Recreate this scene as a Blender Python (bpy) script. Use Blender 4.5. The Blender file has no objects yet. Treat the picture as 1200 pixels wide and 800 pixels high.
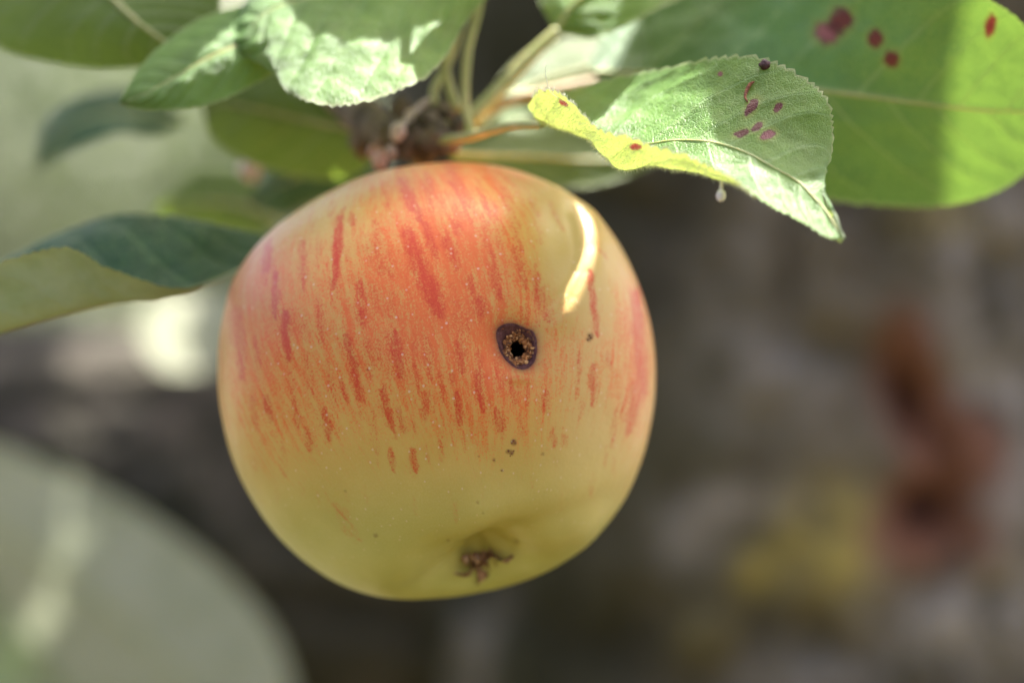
import bpy, math, random
import numpy as np
from mathutils import Vector
from mathutils.bvhtree import BVHTree

sc = bpy.context.scene
COL = sc.collection
rnd = random.Random(7)
rng = np.random.default_rng(7)

# ------------------------------------------------------------ camera, world, sun, exposure
FOC = 450.0            # mm from the lens to the plane in focus
CAMZ = 1500.0
cam_d = bpy.data.cameras.new('camera'); cam = bpy.data.objects.new('camera', cam_d); COL.objects.link(cam)
cam.location = (0, -0.45, 1.5); cam.rotation_euler = (math.radians(90), 0, 0)
cam_d.lens = 100; cam_d.sensor_width = 36; cam_d.clip_start = 0.01; cam_d.clip_end = 2000
cam_d.dof.use_dof = True; cam_d.dof.focus_distance = 0.4515; cam_d.dof.aperture_fstop = 5.7
cam_d.dof.aperture_blades = 0
sc.camera = cam

SUN = Vector((0.30, 0.36, 0.883)).normalized()      # direction towards the sun
w = bpy.data.worlds.new('World'); sc.world = w; w.use_nodes = True
wn = w.node_tree.nodes; wn.clear()
wo = wn.new('ShaderNodeOutputWorld'); wb = wn.new('ShaderNodeBackground'); ws = wn.new('ShaderNodeTexSky')
ws.sky_type = 'NISHITA'; ws.sun_disc = False
ws.sun_elevation = math.asin(SUN.z); ws.sun_rotation = math.atan2(SUN.x, SUN.y)
ws.air_density = 0.9; ws.dust_density = 6.5; ws.ozone_density = 0.1
wb.inputs['Strength'].default_value = 0.088
w.node_tree.links.new(ws.outputs[0], wb.inputs[0]); w.node_tree.links.new(wb.outputs[0], wo.inputs[0])
sd = bpy.data.lights.new('sun', 'SUN'); sd.energy = 5.0; sd.angle = math.radians(0.53); sd.color = (1, 0.955, 0.88)
so = bpy.data.objects.new('sun', sd); COL.objects.link(so)
so.rotation_euler = SUN.to_track_quat('Z', 'Y').to_euler(); so.location = (1, 1, 4)

sc.view_settings.view_transform = 'Standard'; sc.view_settings.look = 'None'
sc.view_settings.exposure = 2.40; sc.view_settings.gamma = 1
sc.render.engine = 'CYCLES'
sc.cycles.use_denoising = True
sc.cycles.max_bounces = 8; sc.cycles.transmission_bounces = 6; sc.cycles.diffuse_bounces = 5
sc.cycles.caustics_reflective = False; sc.cycles.caustics_refractive = False
sc.cycles.sample_clamp_indirect = 6

# ------------------------------------------------------------ helpers
def P(px, py, d=0.0):
    """point (mm, camera frame turned to world axes) seen at a photograph pixel, d mm behind the plane in focus"""
    D = FOC + d
    k = D * 0.36 / 1200
    return np.array([(px - 600) * k, d, CAMZ - (py - 400) * k])

def proj(v):
    D = FOC + v[:, 1]
    k = D * 0.36 / 1200
    return v[:, 0] / k + 600, 400 - (v[:, 2] - CAMZ) / k

def _h(ix, iy, iz, s):
    n = (ix * 374761393 + iy * 668265263 + iz * 2147483647 + s * 974634777) & 0xFFFFFFFF
    n = ((n ^ (n >> 13)) * 1274126177) & 0xFFFFFFFF
    n = n ^ (n >> 16)
    return (n & 0xFFFFFF) / float(0xFFFFFF)

def vnoise(p, scale=1.0, seed=0):
    p = np.asarray(p, dtype=np.float64) * scale
    i = np.floor(p).astype(np.int64); f = p - i; f = f * f * (3 - 2 * f)
    r = 0
    for dx in (0, 1):
        for dy in (0, 1):
            for dz in (0, 1):
                wgt = (f[:, 0] if dx else 1 - f[:, 0]) * (f[:, 1] if dy else 1 - f[:, 1]) * (f[:, 2] if dz else 1 - f[:, 2])
                r = r + wgt * _h(i[:, 0] + dx, i[:, 1] + dy, i[:, 2] + dz, seed)
    return r * 2 - 1

def fbm(p, scale=1.0, oct=4, seed=0):
    r = 0; a = 1; t = 0
    for o in range(oct):
        r = r + a * vnoise(p, scale * 2 ** o, seed + o); t += a; a *= 0.5
    return r / t

def sstep(a, b, x):
    t = np.clip((x - a) / (b - a), 0, 1); return t * t * (3 - 2 * t)

def mesh_obj(name, verts, faces, mats, parent=None, attrs=None, uv=None, fmat=None, smooth=True):
    """verts in mm (world axes); ONE mesh object"""
    v = np.asarray(verts, dtype=np.float32) * 0.001
    me = bpy.data.meshes.new(name)
    if isinstance(faces, np.ndarray) and faces.ndim == 2:
        nf, k = faces.shape
        me.vertices.add(len(v)); me.vertices.foreach_set('co', v.ravel())
        me.loops.add(nf * k); me.loops.foreach_set('vertex_index', faces.astype(np.int32).ravel())
        me.polygons.add(nf); me.polygons.foreach_set('loop_start', np.arange(0, nf * k, k, dtype=np.int32))
        me.update(calc_edges=True)
    else:
        me.from_pydata(v.tolist(), [], [tuple(int(i) for i in f) for f in faces]); me.update()
    if smooth: me.polygons.foreach_set('use_smooth', [True] * len(me.polygons))
    for m in (mats if isinstance(mats, (list, tuple)) else [mats]): me.materials.append(m)
    if fmat is not None: me.polygons.foreach_set('material_index', np.asarray(fmat, dtype=np.int32))
    for k_, a in (attrs or {}).items():
        a = np.asarray(a, dtype=np.float32)
        if a.ndim == 1:
            at = me.attributes.new(k_, 'FLOAT', 'POINT'); at.data.foreach_set('value', a)
        else:
            at = me.attributes.new(k_, 'FLOAT_VECTOR', 'POINT'); at.data.foreach_set('vector', a.ravel())
    o = bpy.data.objects.new(name, me); COL.objects.link(o)
    if parent is not None:
        o.parent = parent; o.matrix_parent_inverse = parent.matrix_world.inverted()
    return o

def empty(name, p):
    o = bpy.data.objects.new(name, None); COL.objects.link(o)
    o.location = (p[0] / 1000, p[1] / 1000, p[2] / 1000); o.empty_display_size = 0.01
    bpy.context.view_layer.update()
    return o

def tag(o, label=None, cat=None, group=None, kind=None):
    if label: o['label'] = label
    if cat: o['category'] = cat
    if group: o['group'] = group
    if kind: o['kind'] = kind
    return o

def crom(pts, n):
    """Catmull-Rom through pts (k,c) resampled to n rows"""
    pts = np.asarray(pts, dtype=float); k = len(pts)
    if k == 2: 
        t = np.linspace(0, 1, n)[:, None]; return pts[0] * (1 - t) + pts[1] * t
    e = np.vstack([2 * pts[:1] - pts[1:2], pts, 2 * pts[-1:] - pts[-2:-1]])
    t = np.linspace(0, k - 1, n); i = np.minimum(t.astype(int), k - 2); f = (t - i)
    f = f.reshape((-1,) + (1,) * (pts.ndim - 1))
    p0, p1, p2, p3 = e[i], e[i + 1], e[i + 2], e[i + 3]
    return 0.5 * (2 * p1 + (p2 - p0) * f + (2 * p0 - 5 * p1 + 4 * p2 - p3) * f ** 2 + (3 * p1 - p0 - 3 * p2 + p3) * f ** 3)

def grid_faces(n, m, wrap=False):
    i, j = np.meshgrid(np.arange(n - 1), np.arange(m if wrap else m - 1), indexing='ij')
    i = i.ravel(); j = j.ravel(); j2 = (j + 1) % m
    return np.stack([i * m + j, i * m + j2, (i + 1) * m + j2, (i + 1) * m + j], 1)

def tube(pts, radii, seg=14, n=None, rough=0.0, seed=0, cap=True):
    pts = np.asarray(pts, float); n = n or max(8, 6 * len(pts))
    c = crom(pts, n); r = crom(np.asarray(radii, float)[:, None], n)[:, 0]
    t = np.gradient(c, axis=0); t /= np.linalg.norm(t, axis=1)[:, None]
    up = np.array([0.13, 0.91, 0.4]); 
    a = np.cross(t, up); a /= np.linalg.norm(a, axis=1)[:, None]; b = np.cross(t, a)
    th = np.linspace(0, 2 * np.pi, seg, endpoint=False)
    d = a[:, None] * np.cos(th)[None, :, None] + b[:, None] * np.sin(th)[None, :, None]
    v = (c[:, None] + d * r[:, None, None]).reshape(-1, 3)
    if rough: 
        nn = fbm(v, 1.2 / max(r.mean(), .5), 4, seed)
        v = v + d.reshape(-1, 3) * (nn * rough)[:, None]
    f = grid_faces(n, seg, True).tolist()
    if cap:
        f += [list(range(seg))[::-1], [(n - 1) * seg + q for q in range(seg)]]
    return v, f

def join(parts):
    V, F = [], []; o = 0
    for v, f in parts:
        V.append(np.asarray(v)); F += [[i + o for i in q] for q in f]; o += len(v)
    return np.vstack(V), F

def blob(c, r, seed=0, n=14, m=20, amp=0.2, sq=(1, 1, 1), fs=1.3):
    th = np.linspace(0, np.pi, n); ph = np.linspace(0, 2 * np.pi, m, endpoint=False)
    T, Q = np.meshgrid(th, ph, indexing='ij')
    d = np.stack([np.sin(T) * np.cos(Q), np.sin(T) * np.sin(Q), np.cos(T)], -1).reshape(-1, 3)
    rr = r * (1 + amp * fbm(d, fs, 3, seed))
    return np.asarray(c) + d * rr[:, None] * np.asarray(sq), grid_faces(n, m, True).tolist()

# ------------------------------------------------------------ node helpers
class NT:
    def __init__(s, name):
        s.m = bpy.data.materials.new(name); s.m.use_nodes = True; s.t = s.m.node_tree; s.t.nodes.clear()
        s.out = s.t.nodes.new('ShaderNodeOutputMaterial')
    def n(s, kind, **kw):
        nd = s.t.nodes.new('ShaderNode' + kind)
        for k, v in kw.items(): setattr(nd, k, v)
        return nd
    def set(s, sock, v):
        if v is None: return
        if isinstance(v, bpy.types.NodeSocket): s.t.links.new(v, sock)
        elif isinstance(v, (tuple, list)) and len(v) == 3 and sock.type == 'RGBA': sock.default_value = (*v, 1)
        else: sock.default_value = v
    def math(s, op, a, b=None, c=None, clamp=False):
        nd = s.n('Math', operation=op, use_clamp=clamp); s.set(nd.inputs[0], a); s.set(nd.inputs[1], b)
        if c is not None: s.set(nd.inputs[2], c)
        return nd.outputs[0]
    def mix(s, f, a, b, bt='MIX'):
        nd = s.n('Mix', data_type='RGBA', blend_type=bt); s.set(nd.inputs[0], f); s.set(nd.inputs[6], a); s.set(nd.inputs[7], b)
        return nd.outputs[2]
    def noise(s, vec, scale, detail=3, rough=0.55, dist=0, col=False):
        nd = s.n('TexNoise'); s.set(nd.inputs['Vector'], vec); s.set(nd.inputs['Scale'], scale); s.set(nd.inputs['Detail'], detail)
        s.set(nd.inputs['Roughness'], rough); s.set(nd.inputs['Distortion'], dist)
        return nd.outputs[1 if col else 0]
    def ramp(s, f, stops):
        nd = s.n('ValToRGB'); e = nd.color_ramp.elements
        while len(e) < len(stops): e.new(0.5)
        for q, (p, c) in zip(e, stops):
            q.position = p; q.color = (*c, 1) if len(c) == 3 else c
        s.set(nd.inputs[0], f); return nd.outputs[0]
    def mr(s, v, a, b, c=0, d=1):
        nd = s.n('MapRange'); nd.interpolation_type = 'SMOOTHSTEP'
        for k, q in zip((0, 1, 2, 3, 4), (v, a, b, c, d)): s.set(nd.inputs[k], q)
        return nd.outputs[0]
    def attr(s, name, vec=False):
        nd = s.n('Attribute', attribute_name=name); return nd.outputs['Vector' if vec else 'Fac']
    def vmul(s, v, k):
        nd = s.n('VectorMath', operation='MULTIPLY'); s.set(nd.inputs[0], v); nd.inputs[1].default_value = k; return nd.outputs[0]
    def obj(s):
        return s.n('NewGeometry').outputs['Position']
    def voronoi(s, vec, scale, feature='F1', rand=1.0, out=0):
        nd = s.n('TexVoronoi', feature=feature); s.set(nd.inputs['Vector'], vec); s.set(nd.inputs['Scale'], scale); s.set(nd.inputs['Randomness'], rand)
        return nd.outputs[out]
    def bump(s, h, strength=0.5, dist=0.0002, normal=None):
        nd = s.n('Bump'); s.set(nd.inputs['Height'], h); s.set(nd.inputs['Strength'], strength); s.set(nd.inputs['Distance'], dist)
        if normal is not None: s.set(nd.inputs['Normal'], normal)
        return nd.outputs[0]
    def princ(s, **kw):
        nd = s.n('BsdfPrincipled')
        for k, v in kw.items(): s.set(nd.inputs[k.replace('_', ' ')], v)
        return nd
    def done(s, sh):
        s.t.links.new(sh, s.out.inputs[0]); return s.m

def simple_mat(name, c1, c2, scale=400, rough=0.6, bump=0.4, dist=0.0003, spec=0.4, sss=0.0):
    t = NT(name); p = t.obj(); n = t.noise(p, scale, 5, 0.6)
    b = t.princ(Base_Color=t.mix(t.mr(n, 0.35, 0.65), c1, c2), Roughness=rough, Normal=t.bump(t.noise(p, scale * 2.5, 4), bump, dist))
    b.inputs['Specular IOR Level'].default_value = spec
    if sss:
        b.inputs['Subsurface Weight'].default_value = sss; b.inputs['Subsurface Scale'].default_value = 0.001
        b.inputs['Subsurface Radius'].default_value = (1, .6, .3)
    return t.done(b.outputs[0])

# ------------------------------------------------------------ leaf material
def leaf_mat(name, up=((0.040, 0.135, 0.013), (0.095, 0.24, 0.028)), low=((0.16, 0.22, 0.12), (0.26, 0.32, 0.19)),
             tr=(0.38, 0.44, 0.09), trf=0.32, gloss=0.47, veinlight=0.35, down=0.0, spec=0.33):
    t = NT(name); pos = t.obj(); lp = t.attr('leafpos', True)
    vein = t.attr('vein'); edge = t.attr('edge'); spot = t.attr('spot'); spotc = t.attr('spotcol')
    back = t.n('NewGeometry').outputs['Backfacing']
    n1 = t.noise(pos, 110, 4, 0.6); n2 = t.noise(pos, 900, 3, 0.6)
    vor = t.n('TexVoronoi', feature='DISTANCE_TO_EDGE'); lpd = t.n('VectorMath', operation='ADD'); t.set(lpd.inputs[0], lp); t.set(lpd.inputs[1], t.vmul(t.noise(pos, 500, 2, col=True), (0.9, 0.9, 0.9)))
    t.set(vor.inputs['Vector'], lpd.outputs[0]); vor.inputs['Scale'].default_value = 1.1
    cell = t.mr(vor.outputs[0], 0.0, 0.16)            # 0 on the small veins
    vor2 = t.n('TexVoronoi', feature='DISTANCE_TO_EDGE'); t.set(vor2.inputs['Vector'], lp); vor2.inputs['Scale'].default_value = 2.6
    cell2 = t.mr(vor2.outputs[0], 0.0, 0.18)
    f = t.mr(n1, 0.3, 0.7)
    cu = t.mix(f, up[0], up[1])
    cu = t.mix(t.math('MULTIPLY', t.math('SUBTRACT', 1.0, cell), 0.30), cu, (0.20, 0.32, 0.10))
    cu = t.mix(t.math('MULTIPLY', t.math('SUBTRACT', 1.0, cell2), 0.18), cu, (0.16, 0.28, 0.07))
    cu = t.mix(t.math('MULTIPLY', vein, veinlight), cu, (0.30, 0.40, 0.16))
    cl = t.mix(f, low[0], low[1]); cl = t.mix(t.math('MULTIPLY', vein, 0.6), cl, (0.36, 0.38, 0.22))
    col = t.mix(back, cu, cl)
    yl = t.math('MULTIPLY', t.mr(n2, 0.5, 0.75), 0.12); col = t.mix(yl, col, (0.28, 0.30, 0.05))
    ec = t.math('MULTIPLY', edge, 0.7); col = t.mix(ec, col, (0.42, 0.42, 0.24))  # pale margin paints a sunlit rim into the edge colour
    sc1 = t.mix(spotc, (0.045, 0.007, 0.006), (0.32, 0.12, 0.14))
    sc1 = t.mix(t.math('MULTIPLY', t.noise(pos, 2600, 2), 0.5), sc1, (0.16, 0.035, 0.015))
    col = t.mix(t.math('MULTIPLY', t.attr('halo'), 0.3), col, (0.30, 0.28, 0.05))
    sc1 = t.mix(t.math('MULTIPLY', t.attr('rim'), 0.75), sc1, (0.045, 0.008, 0.012))
    col = t.mix(spot, col, sc1)
    trc = t.mix(t.math('MULTIPLY', vein, 0.5), tr, (0.16, 0.26, 0.04))
    trc = t.mix(t.math('MULTIPLY', t.math('SUBTRACT', 1.0, cell), 0.25), trc, (0.2, 0.36, 0.05))
    trc = t.mix(spot, trc, (0.20, 0.03, 0.02))
    h = t.math('ADD', t.math('MULTIPLY', cell, 0.28), t.math('MULTIPLY', cell2, 0.26))
    h = t.math('SUBTRACT', h, t.math('MULTIPLY', vein, 0.9))
    h = t.math('ADD', h, t.math('MULTIPLY', n2, 0.25))
    nm = t.bump(h, 0.8, 0.0002)
    rough = t.mix(back, (gloss,) * 3, (0.75,) * 3)
    b = t.princ(Base_Color=col, Roughness=rough, Normal=nm)
    b.inputs['Specular IOR Level'].default_value = spec
    b.inputs['Sheen Weight'].default_value = 0.08 + down; b.inputs['Sheen Roughness'].default_value = 0.5
    tl = t.n('BsdfTranslucent'); t.set(tl.inputs['Color'], trc); t.set(tl.inputs['Normal'], nm)
    ms = t.n('MixShader'); t.set(ms.inputs[0], t.math('MULTIPLY', trf, t.math('SUBTRACT', 1.0, t.math('MULTIPLY', vein, 0.4))))
    t.t.links.new(b.outputs[0], ms.inputs[1]); t.t.links.new(tl.outputs[0], ms.inputs[2])
    return t.done(ms.outputs[0])

M_leaf = leaf_mat('leaf_fresh')
M_leaf_big = leaf_mat('leaf_big', up=((0.018, 0.09, 0.034), (0.042, 0.14, 0.05)), tr=(0.26, 0.44, 0.06), trf=0.15, gloss=0.5, veinlight=0.95)
M_leaf_dark = leaf_mat('leaf_dark', spec=0.2, up=((0.009, 0.036, 0.018), (0.016, 0.060, 0.030)), low=((0.33, 0.38, 0.22), (0.43, 0.47, 0.32)), tr=(0.10, 0.2, 0.05), trf=0.10, gloss=0.42)
M_leaf_olive = leaf_mat('leaf_olive', up=((0.05, 0.085, 0.02), (0.09, 0.13, 0.03)), low=((0.07, 0.11, 0.028), (0.11, 0.16, 0.045)), tr=(0.25, 0.36, 0.04), trf=0.3)
M_leaf_pale = leaf_mat('leaf_pale', up=((0.10, 0.16, 0.06), (0.15, 0.22, 0.09)), low=((0.39, 0.41, 0.31), (0.51, 0.52, 0.43)), tr=(0.42, 0.44, 0.32), trf=0.2, gloss=0.5)
M_leaf_cream = leaf_mat('leaf_cream', up=((0.17, 0.16, 0.12), (0.24, 0.22, 0.17)), low=((0.17, 0.16, 0.12), (0.24, 0.22, 0.17)), tr=(0.4, 0.38, 0.25), trf=0.2, gloss=0.6)
M_stem = simple_mat('petiole_green', (0.34, 0.36, 0.13), (0.46, 0.44, 0.20), 300, 0.5, 0.3, sss=0.2)
M_stem_brown = simple_mat('petiole_tan', (0.22, 0.16, 0.06), (0.36, 0.26, 0.12), 300, 0.55, 0.4)
M_wood = simple_mat('twig_bark', (0.07, 0.05, 0.035), (0.22, 0.16, 0.12), 260, 0.8, 0.9, 0.0008)
M_bud = simple_mat('bud_scale', (0.40, 0.17, 0.12), (0.62, 0.36, 0.30), 500, 0.45, 0.5)
M_bud_pale = simple_mat('bud_pale', (0.50, 0.36, 0.34), (0.62, 0.48, 0.45), 500, 0.4, 0.4)
M_brown = simple_mat('dry_brown', (0.10, 0.025, 0.012), (0.28, 0.10, 0.045), 1500, 0.8, 0.8)
M_fleck = simple_mat('pale_fleck', (0.55, 0.45, 0.5), (0.75, 0.68, 0.72), 900, 0.4, 0.3)
M_crumb = simple_mat('dark_crumb', (0.03, 0.008, 0.01), (0.08, 0.02, 0.02), 1500, 0.5, 0.6)
M_hair = simple_mat('leaf_hair', (0.55, 0.55, 0.40), (0.7, 0.7, 0.55), 800, 0.4, 0.1)

# ------------------------------------------------------------ leaf geometry
def leaf_grid(rows, nu, nv, teeth=38, tooth=0.55, pucker=0.35, nside=8, seed=0, pix=True, ripple=0.0, groove=0.22):
    """rows: stations along the midrib, each an odd number of points across (edge .. midrib .. edge)"""
    K = len(rows[0])
    ctl = np.array([[P(*p) if pix else np.asarray(p, float) for p in r] for r in rows])
    g = crom(ctl, nu)                                    # nu,K,3
    g = crom(np.transpose(g, (1, 0, 2)), nv)             # nv,nu,3
    g = np.transpose(g, (1, 0, 2))
    t = np.linspace(0, 1, nu)[:, None] * np.ones((1, nv)); wv = np.linspace(-1, 1, nv)[None, :] * np.ones((nu, 1))
    # teeth
    out = g[:, -1] - g[:, -4]; out /= (np.linalg.norm(out, axis=1)[:, None] + 1e-9)
    out2 = g[:, 0] - g[:, 3]; out2 /= (np.linalg.norm(out2, axis=1)[:, None] + 1e-9)
    ph = np.linspace(0, teeth, nu) + 0.35 * np.sin(np.linspace(0, teeth * 1.3, nu) + seed)
    saw = np.mod(ph, 1); saw = np.where(saw < 0.72, (saw / 0.72) ** 0.7, ((1 - saw) / 0.28) ** 0.8)
    env = sstep(0.03, 0.12, np.linspace(0, 1, nu)) * sstep(0, 0.03, 1 - np.linspace(0, 1, nu))
    amp = tooth * env * saw
    fall = np.clip((np.abs(wv) - 0.88) / 0.12, 0, 1) ** 1.5
    g = g + np.where(wv[..., None] > 0, out[:, None], out2[:, None]) * (amp[:, None] * fall)[..., None]
    # veins
    aw = np.abs(wv)
    k = t * (nside + 1.2) - 0.15 + 0.5 * (wv > 0) - aw * (1.6 + 0.5 * aw)
    jit = 0.12 * np.sin(k * 2.2 + seed)
    fr = np.abs(np.mod(k + jit, 1) - 0.5) * 2              # 1 at the vein
    du = np.linalg.norm(np.gradient(g, axis=0), axis=2) * nu; dv = np.linalg.norm(np.gradient(g, axis=1), axis=2) * nv / 2
    dist = (1 - fr) * 0.5 / (nside + 1.2) * np.maximum(du, 1)     # mm to a side vein, roughly
    side = np.exp(-(dist / (0.26 * (1.1 - 0.6 * aw))) ** 2) * sstep(1.0, 0.9, aw) * sstep(0, 0.05, t)
    mid = np.exp(-(aw * np.maximum(dv, 1) / (0.75 * (1.15 - t))) ** 2)
    vein = np.clip(side * 0.8 + mid, 0, 1)
    # puckering between the veins
    nrm = np.cross(np.gradient(g, axis=0), np.gradient(g, axis=1)); nrm /= (np.linalg.norm(nrm, axis=2)[..., None] + 1e-9)
    bulge = (1 - fr ** 2) * np.sin(np.pi * np.clip(aw, 0, 1)) ** 0.5
    fl = g.reshape(-1, 3)
    nz = fbm(fl, 0.16, 3, seed).reshape(nu, nv)
    g = g + nrm * (pucker * bulge * 0.8 + pucker * 1.6 * nz * sstep(0, 0.2, aw) - groove * mid + ripple * np.sin(t * 31 + seed) * aw ** 2)[..., None]
    edge = sstep(0.965, 1.0, aw)
    lp = np.stack([t * du.mean(), wv * dv.mean(), 0 * t], -1)
    return g, dict(vein=vein.ravel(), edge=edge.ravel(), leafpos=lp.reshape(-1, 3), spot=np.zeros(nu * nv), spotcol=np.zeros(nu * nv))

def leaf(parent, rows, mat, nu=120, nv=41, flip=False, spots=(), pet=None, petmat=None, petr=0.9, label=None, midr=0.55, **kw):
    g, at = leaf_grid(rows, nu, nv, **kw)
    v = g.reshape(-1, 3)
    if spots:
        u_, v_ = proj(v); at['rim'] = np.zeros(len(v)); at['halo'] = np.zeros(len(v))
        for (x, y, rx, ry, ang, c) in spots:
            ca, sa = math.cos(ang), math.sin(ang); dx = u_ - x; dy = v_ - y
            q = np.sqrt(((dx * ca + dy * sa) / rx) ** 2 + ((-dx * sa + dy * ca) / ry) ** 2)
            q = q + 0.25 * vnoise(v, 1.6, int(x)) 
            s_ = sstep(1.12, 0.88, q)
            at['spotcol'] = np.where(s_ > 0.01, c, at['spotcol'])
            at['spot'] = np.maximum(at['spot'], s_); at['rim'] = np.maximum(at['rim'], np.exp(-((q - 0.95) / 0.2) ** 2)); at['halo'] = np.maximum(at['halo'], sstep(1.9, 1.0, q))
    f = grid_faces(nu, nv)
    if flip: f = f[:, ::-1]
    o = mesh_obj('leaf', v, f, mat, parent, at)
    if label: o['label'] = label
    # raised midrib under the blade
    c = g[:, nv // 2]; nrm = np.cross(np.gradient(g, axis=0)[:, nv // 2], np.gradient(g, axis=1)[:, nv // 2])
    nrm /= (np.linalg.norm(nrm, axis=1)[:, None] + 1e-9)
    if flip: nrm = -nrm
    idx = np.linspace(0, int(nu * 0.97), 26).astype(int)
    # grid normals: f order gives nrm; underside is -nrm
    cc = c[idx] - nrm[idx] * 0.0
    tv, tf = tube(cc, np.linspace(midr, 0.12, len(idx)), 8, 40)
    mesh_obj('midrib', tv, tf, petmat or M_stem, o)
    if pet is not None:
        pp = [P(*q) for q in pet] + [g[1, nv // 2]]
        tv, tf = tube(pp, np.linspace(petr * 1.15, petr * 0.8, len(pp)), 14, 12 * len(pp), 0.08, 3)
        mesh_obj('petiole', tv, tf, petmat or M_stem, o)
    return o

def free_leaf(parent, base, tip, width, nhint, mat, bend=0.12, cup=0.12, seed=0, nu=60, nv=21, **kw):
    """leaf given in mm by base and tip; nhint = the way its upper face looks"""
    base = np.asarray(base, float); tip = np.asarray(tip, float); L = np.linalg.norm(tip - base); ax = (tip - base) / L
    n = np.asarray(nhint, float); n = n - ax * n.dot(ax); n /= np.linalg.norm(n); s = np.cross(n, ax)
    rows = []
    for t in (0, 0.08, 0.25, 0.45, 0.65, 0.85, 0.95, 1.0):
        hw = width / 2 * (math.sin(math.pi * min(1, t ** 0.8)) ** 0.75 if 0 < t < 1 else 0.02)
        m = base + ax * L * t + n * (bend * L * 4 * t * (1 - t) * 0.5)
        rows.append([m - s * hw + n * cup * hw, m, m + s * hw + n * cup * hw])
    return leaf(parent, rows, mat, nu, nv, pix=False, seed=seed, **kw)

# ============================================================ GROUND, FAR HEDGE, SKY IS THE WORLD
def build_ground():
    n = 90
    xs = np.concatenate([-np.geomspace(1, 400, n // 2)[::-1], np.geomspace(1, 400, n // 2)]) * 1000
    ys = np.concatenate([-np.geomspace(1, 300, 25)[::-1], np.geomspace(1, 500, 65)]) * 1000
    X, Y = np.meshgrid(xs, ys, indexing='ij')
    Z = 60 * vnoise(np.stack([X.ravel(), Y.ravel(), 0 * X.ravel()], 1), 1 / 900, 2).reshape(X.shape)
    Z += sstep(9000, 90000, Y) * 14000 + sstep(60000, 400000, Y) * 30000
    t = NT('meadow_grass'); p = t.obj()
    c = t.mix(t.mr(t.noise(p, 1.2, 5), 0.35, 0.65), (0.26, 0.275, 0.20), (0.36, 0.36, 0.29))
    c = t.mix(t.mr(t.noise(p, 30, 4), 0.4, 0.7), c, (0.38, 0.36, 0.28))
    sx = t.n('SeparateXYZ'); t.set(sx.inputs[0], p)
    turf = t.mix(t.noise(p, 25, 4), (0.042, 0.046, 0.018), (0.095, 0.080, 0.040))
    c = t.mix(t.mr(sx.outputs[1], 5.0, 9.0), turf, c)
    b = t.princ(Base_Color=c, Roughness=0.9, Normal=t.bump(t.noise(p, 60, 5), 1.0, 0.03))
    o = mesh_obj('ground', np.stack([X.ravel(), Y.ravel(), Z.ravel()], 1), grid_faces(len(xs), len(ys))[:, ::-1], t.done(b.outputs[0]))
    tag(o, kind='structure')

def leaf_cloud(cen, rad, n, size, seed):
    r = np.random.default_rng(seed)
    d = r.normal(size=(n, 3)); d /= np.linalg.norm(d, axis=1)[:, None]
    rr = r.uniform(0.25, 1, n) ** 0.5
    lump = 1 + 0.35 * vnoise(d, 2.2, seed)
    p = np.asarray(cen) + d * np.asarray(rad) * (rr * lump)[:, None]
    a = r.normal(size=(n, 3)); a /= np.linalg.norm(a, axis=1)[:, None]
    b = np.cross(a, r.normal(size=(n, 3))); b /= np.linalg.norm(b, axis=1)[:, None]
    s = size * r.uniform(0.6, 1.3, n)[:, None]
    V = np.stack([p - a * s, p + b * s * 0.45, p + a * s, p - b * s * 0.45], 1).reshape(-1, 3)
    return V, np.arange(4 * n).reshape(n, 4)

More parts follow.
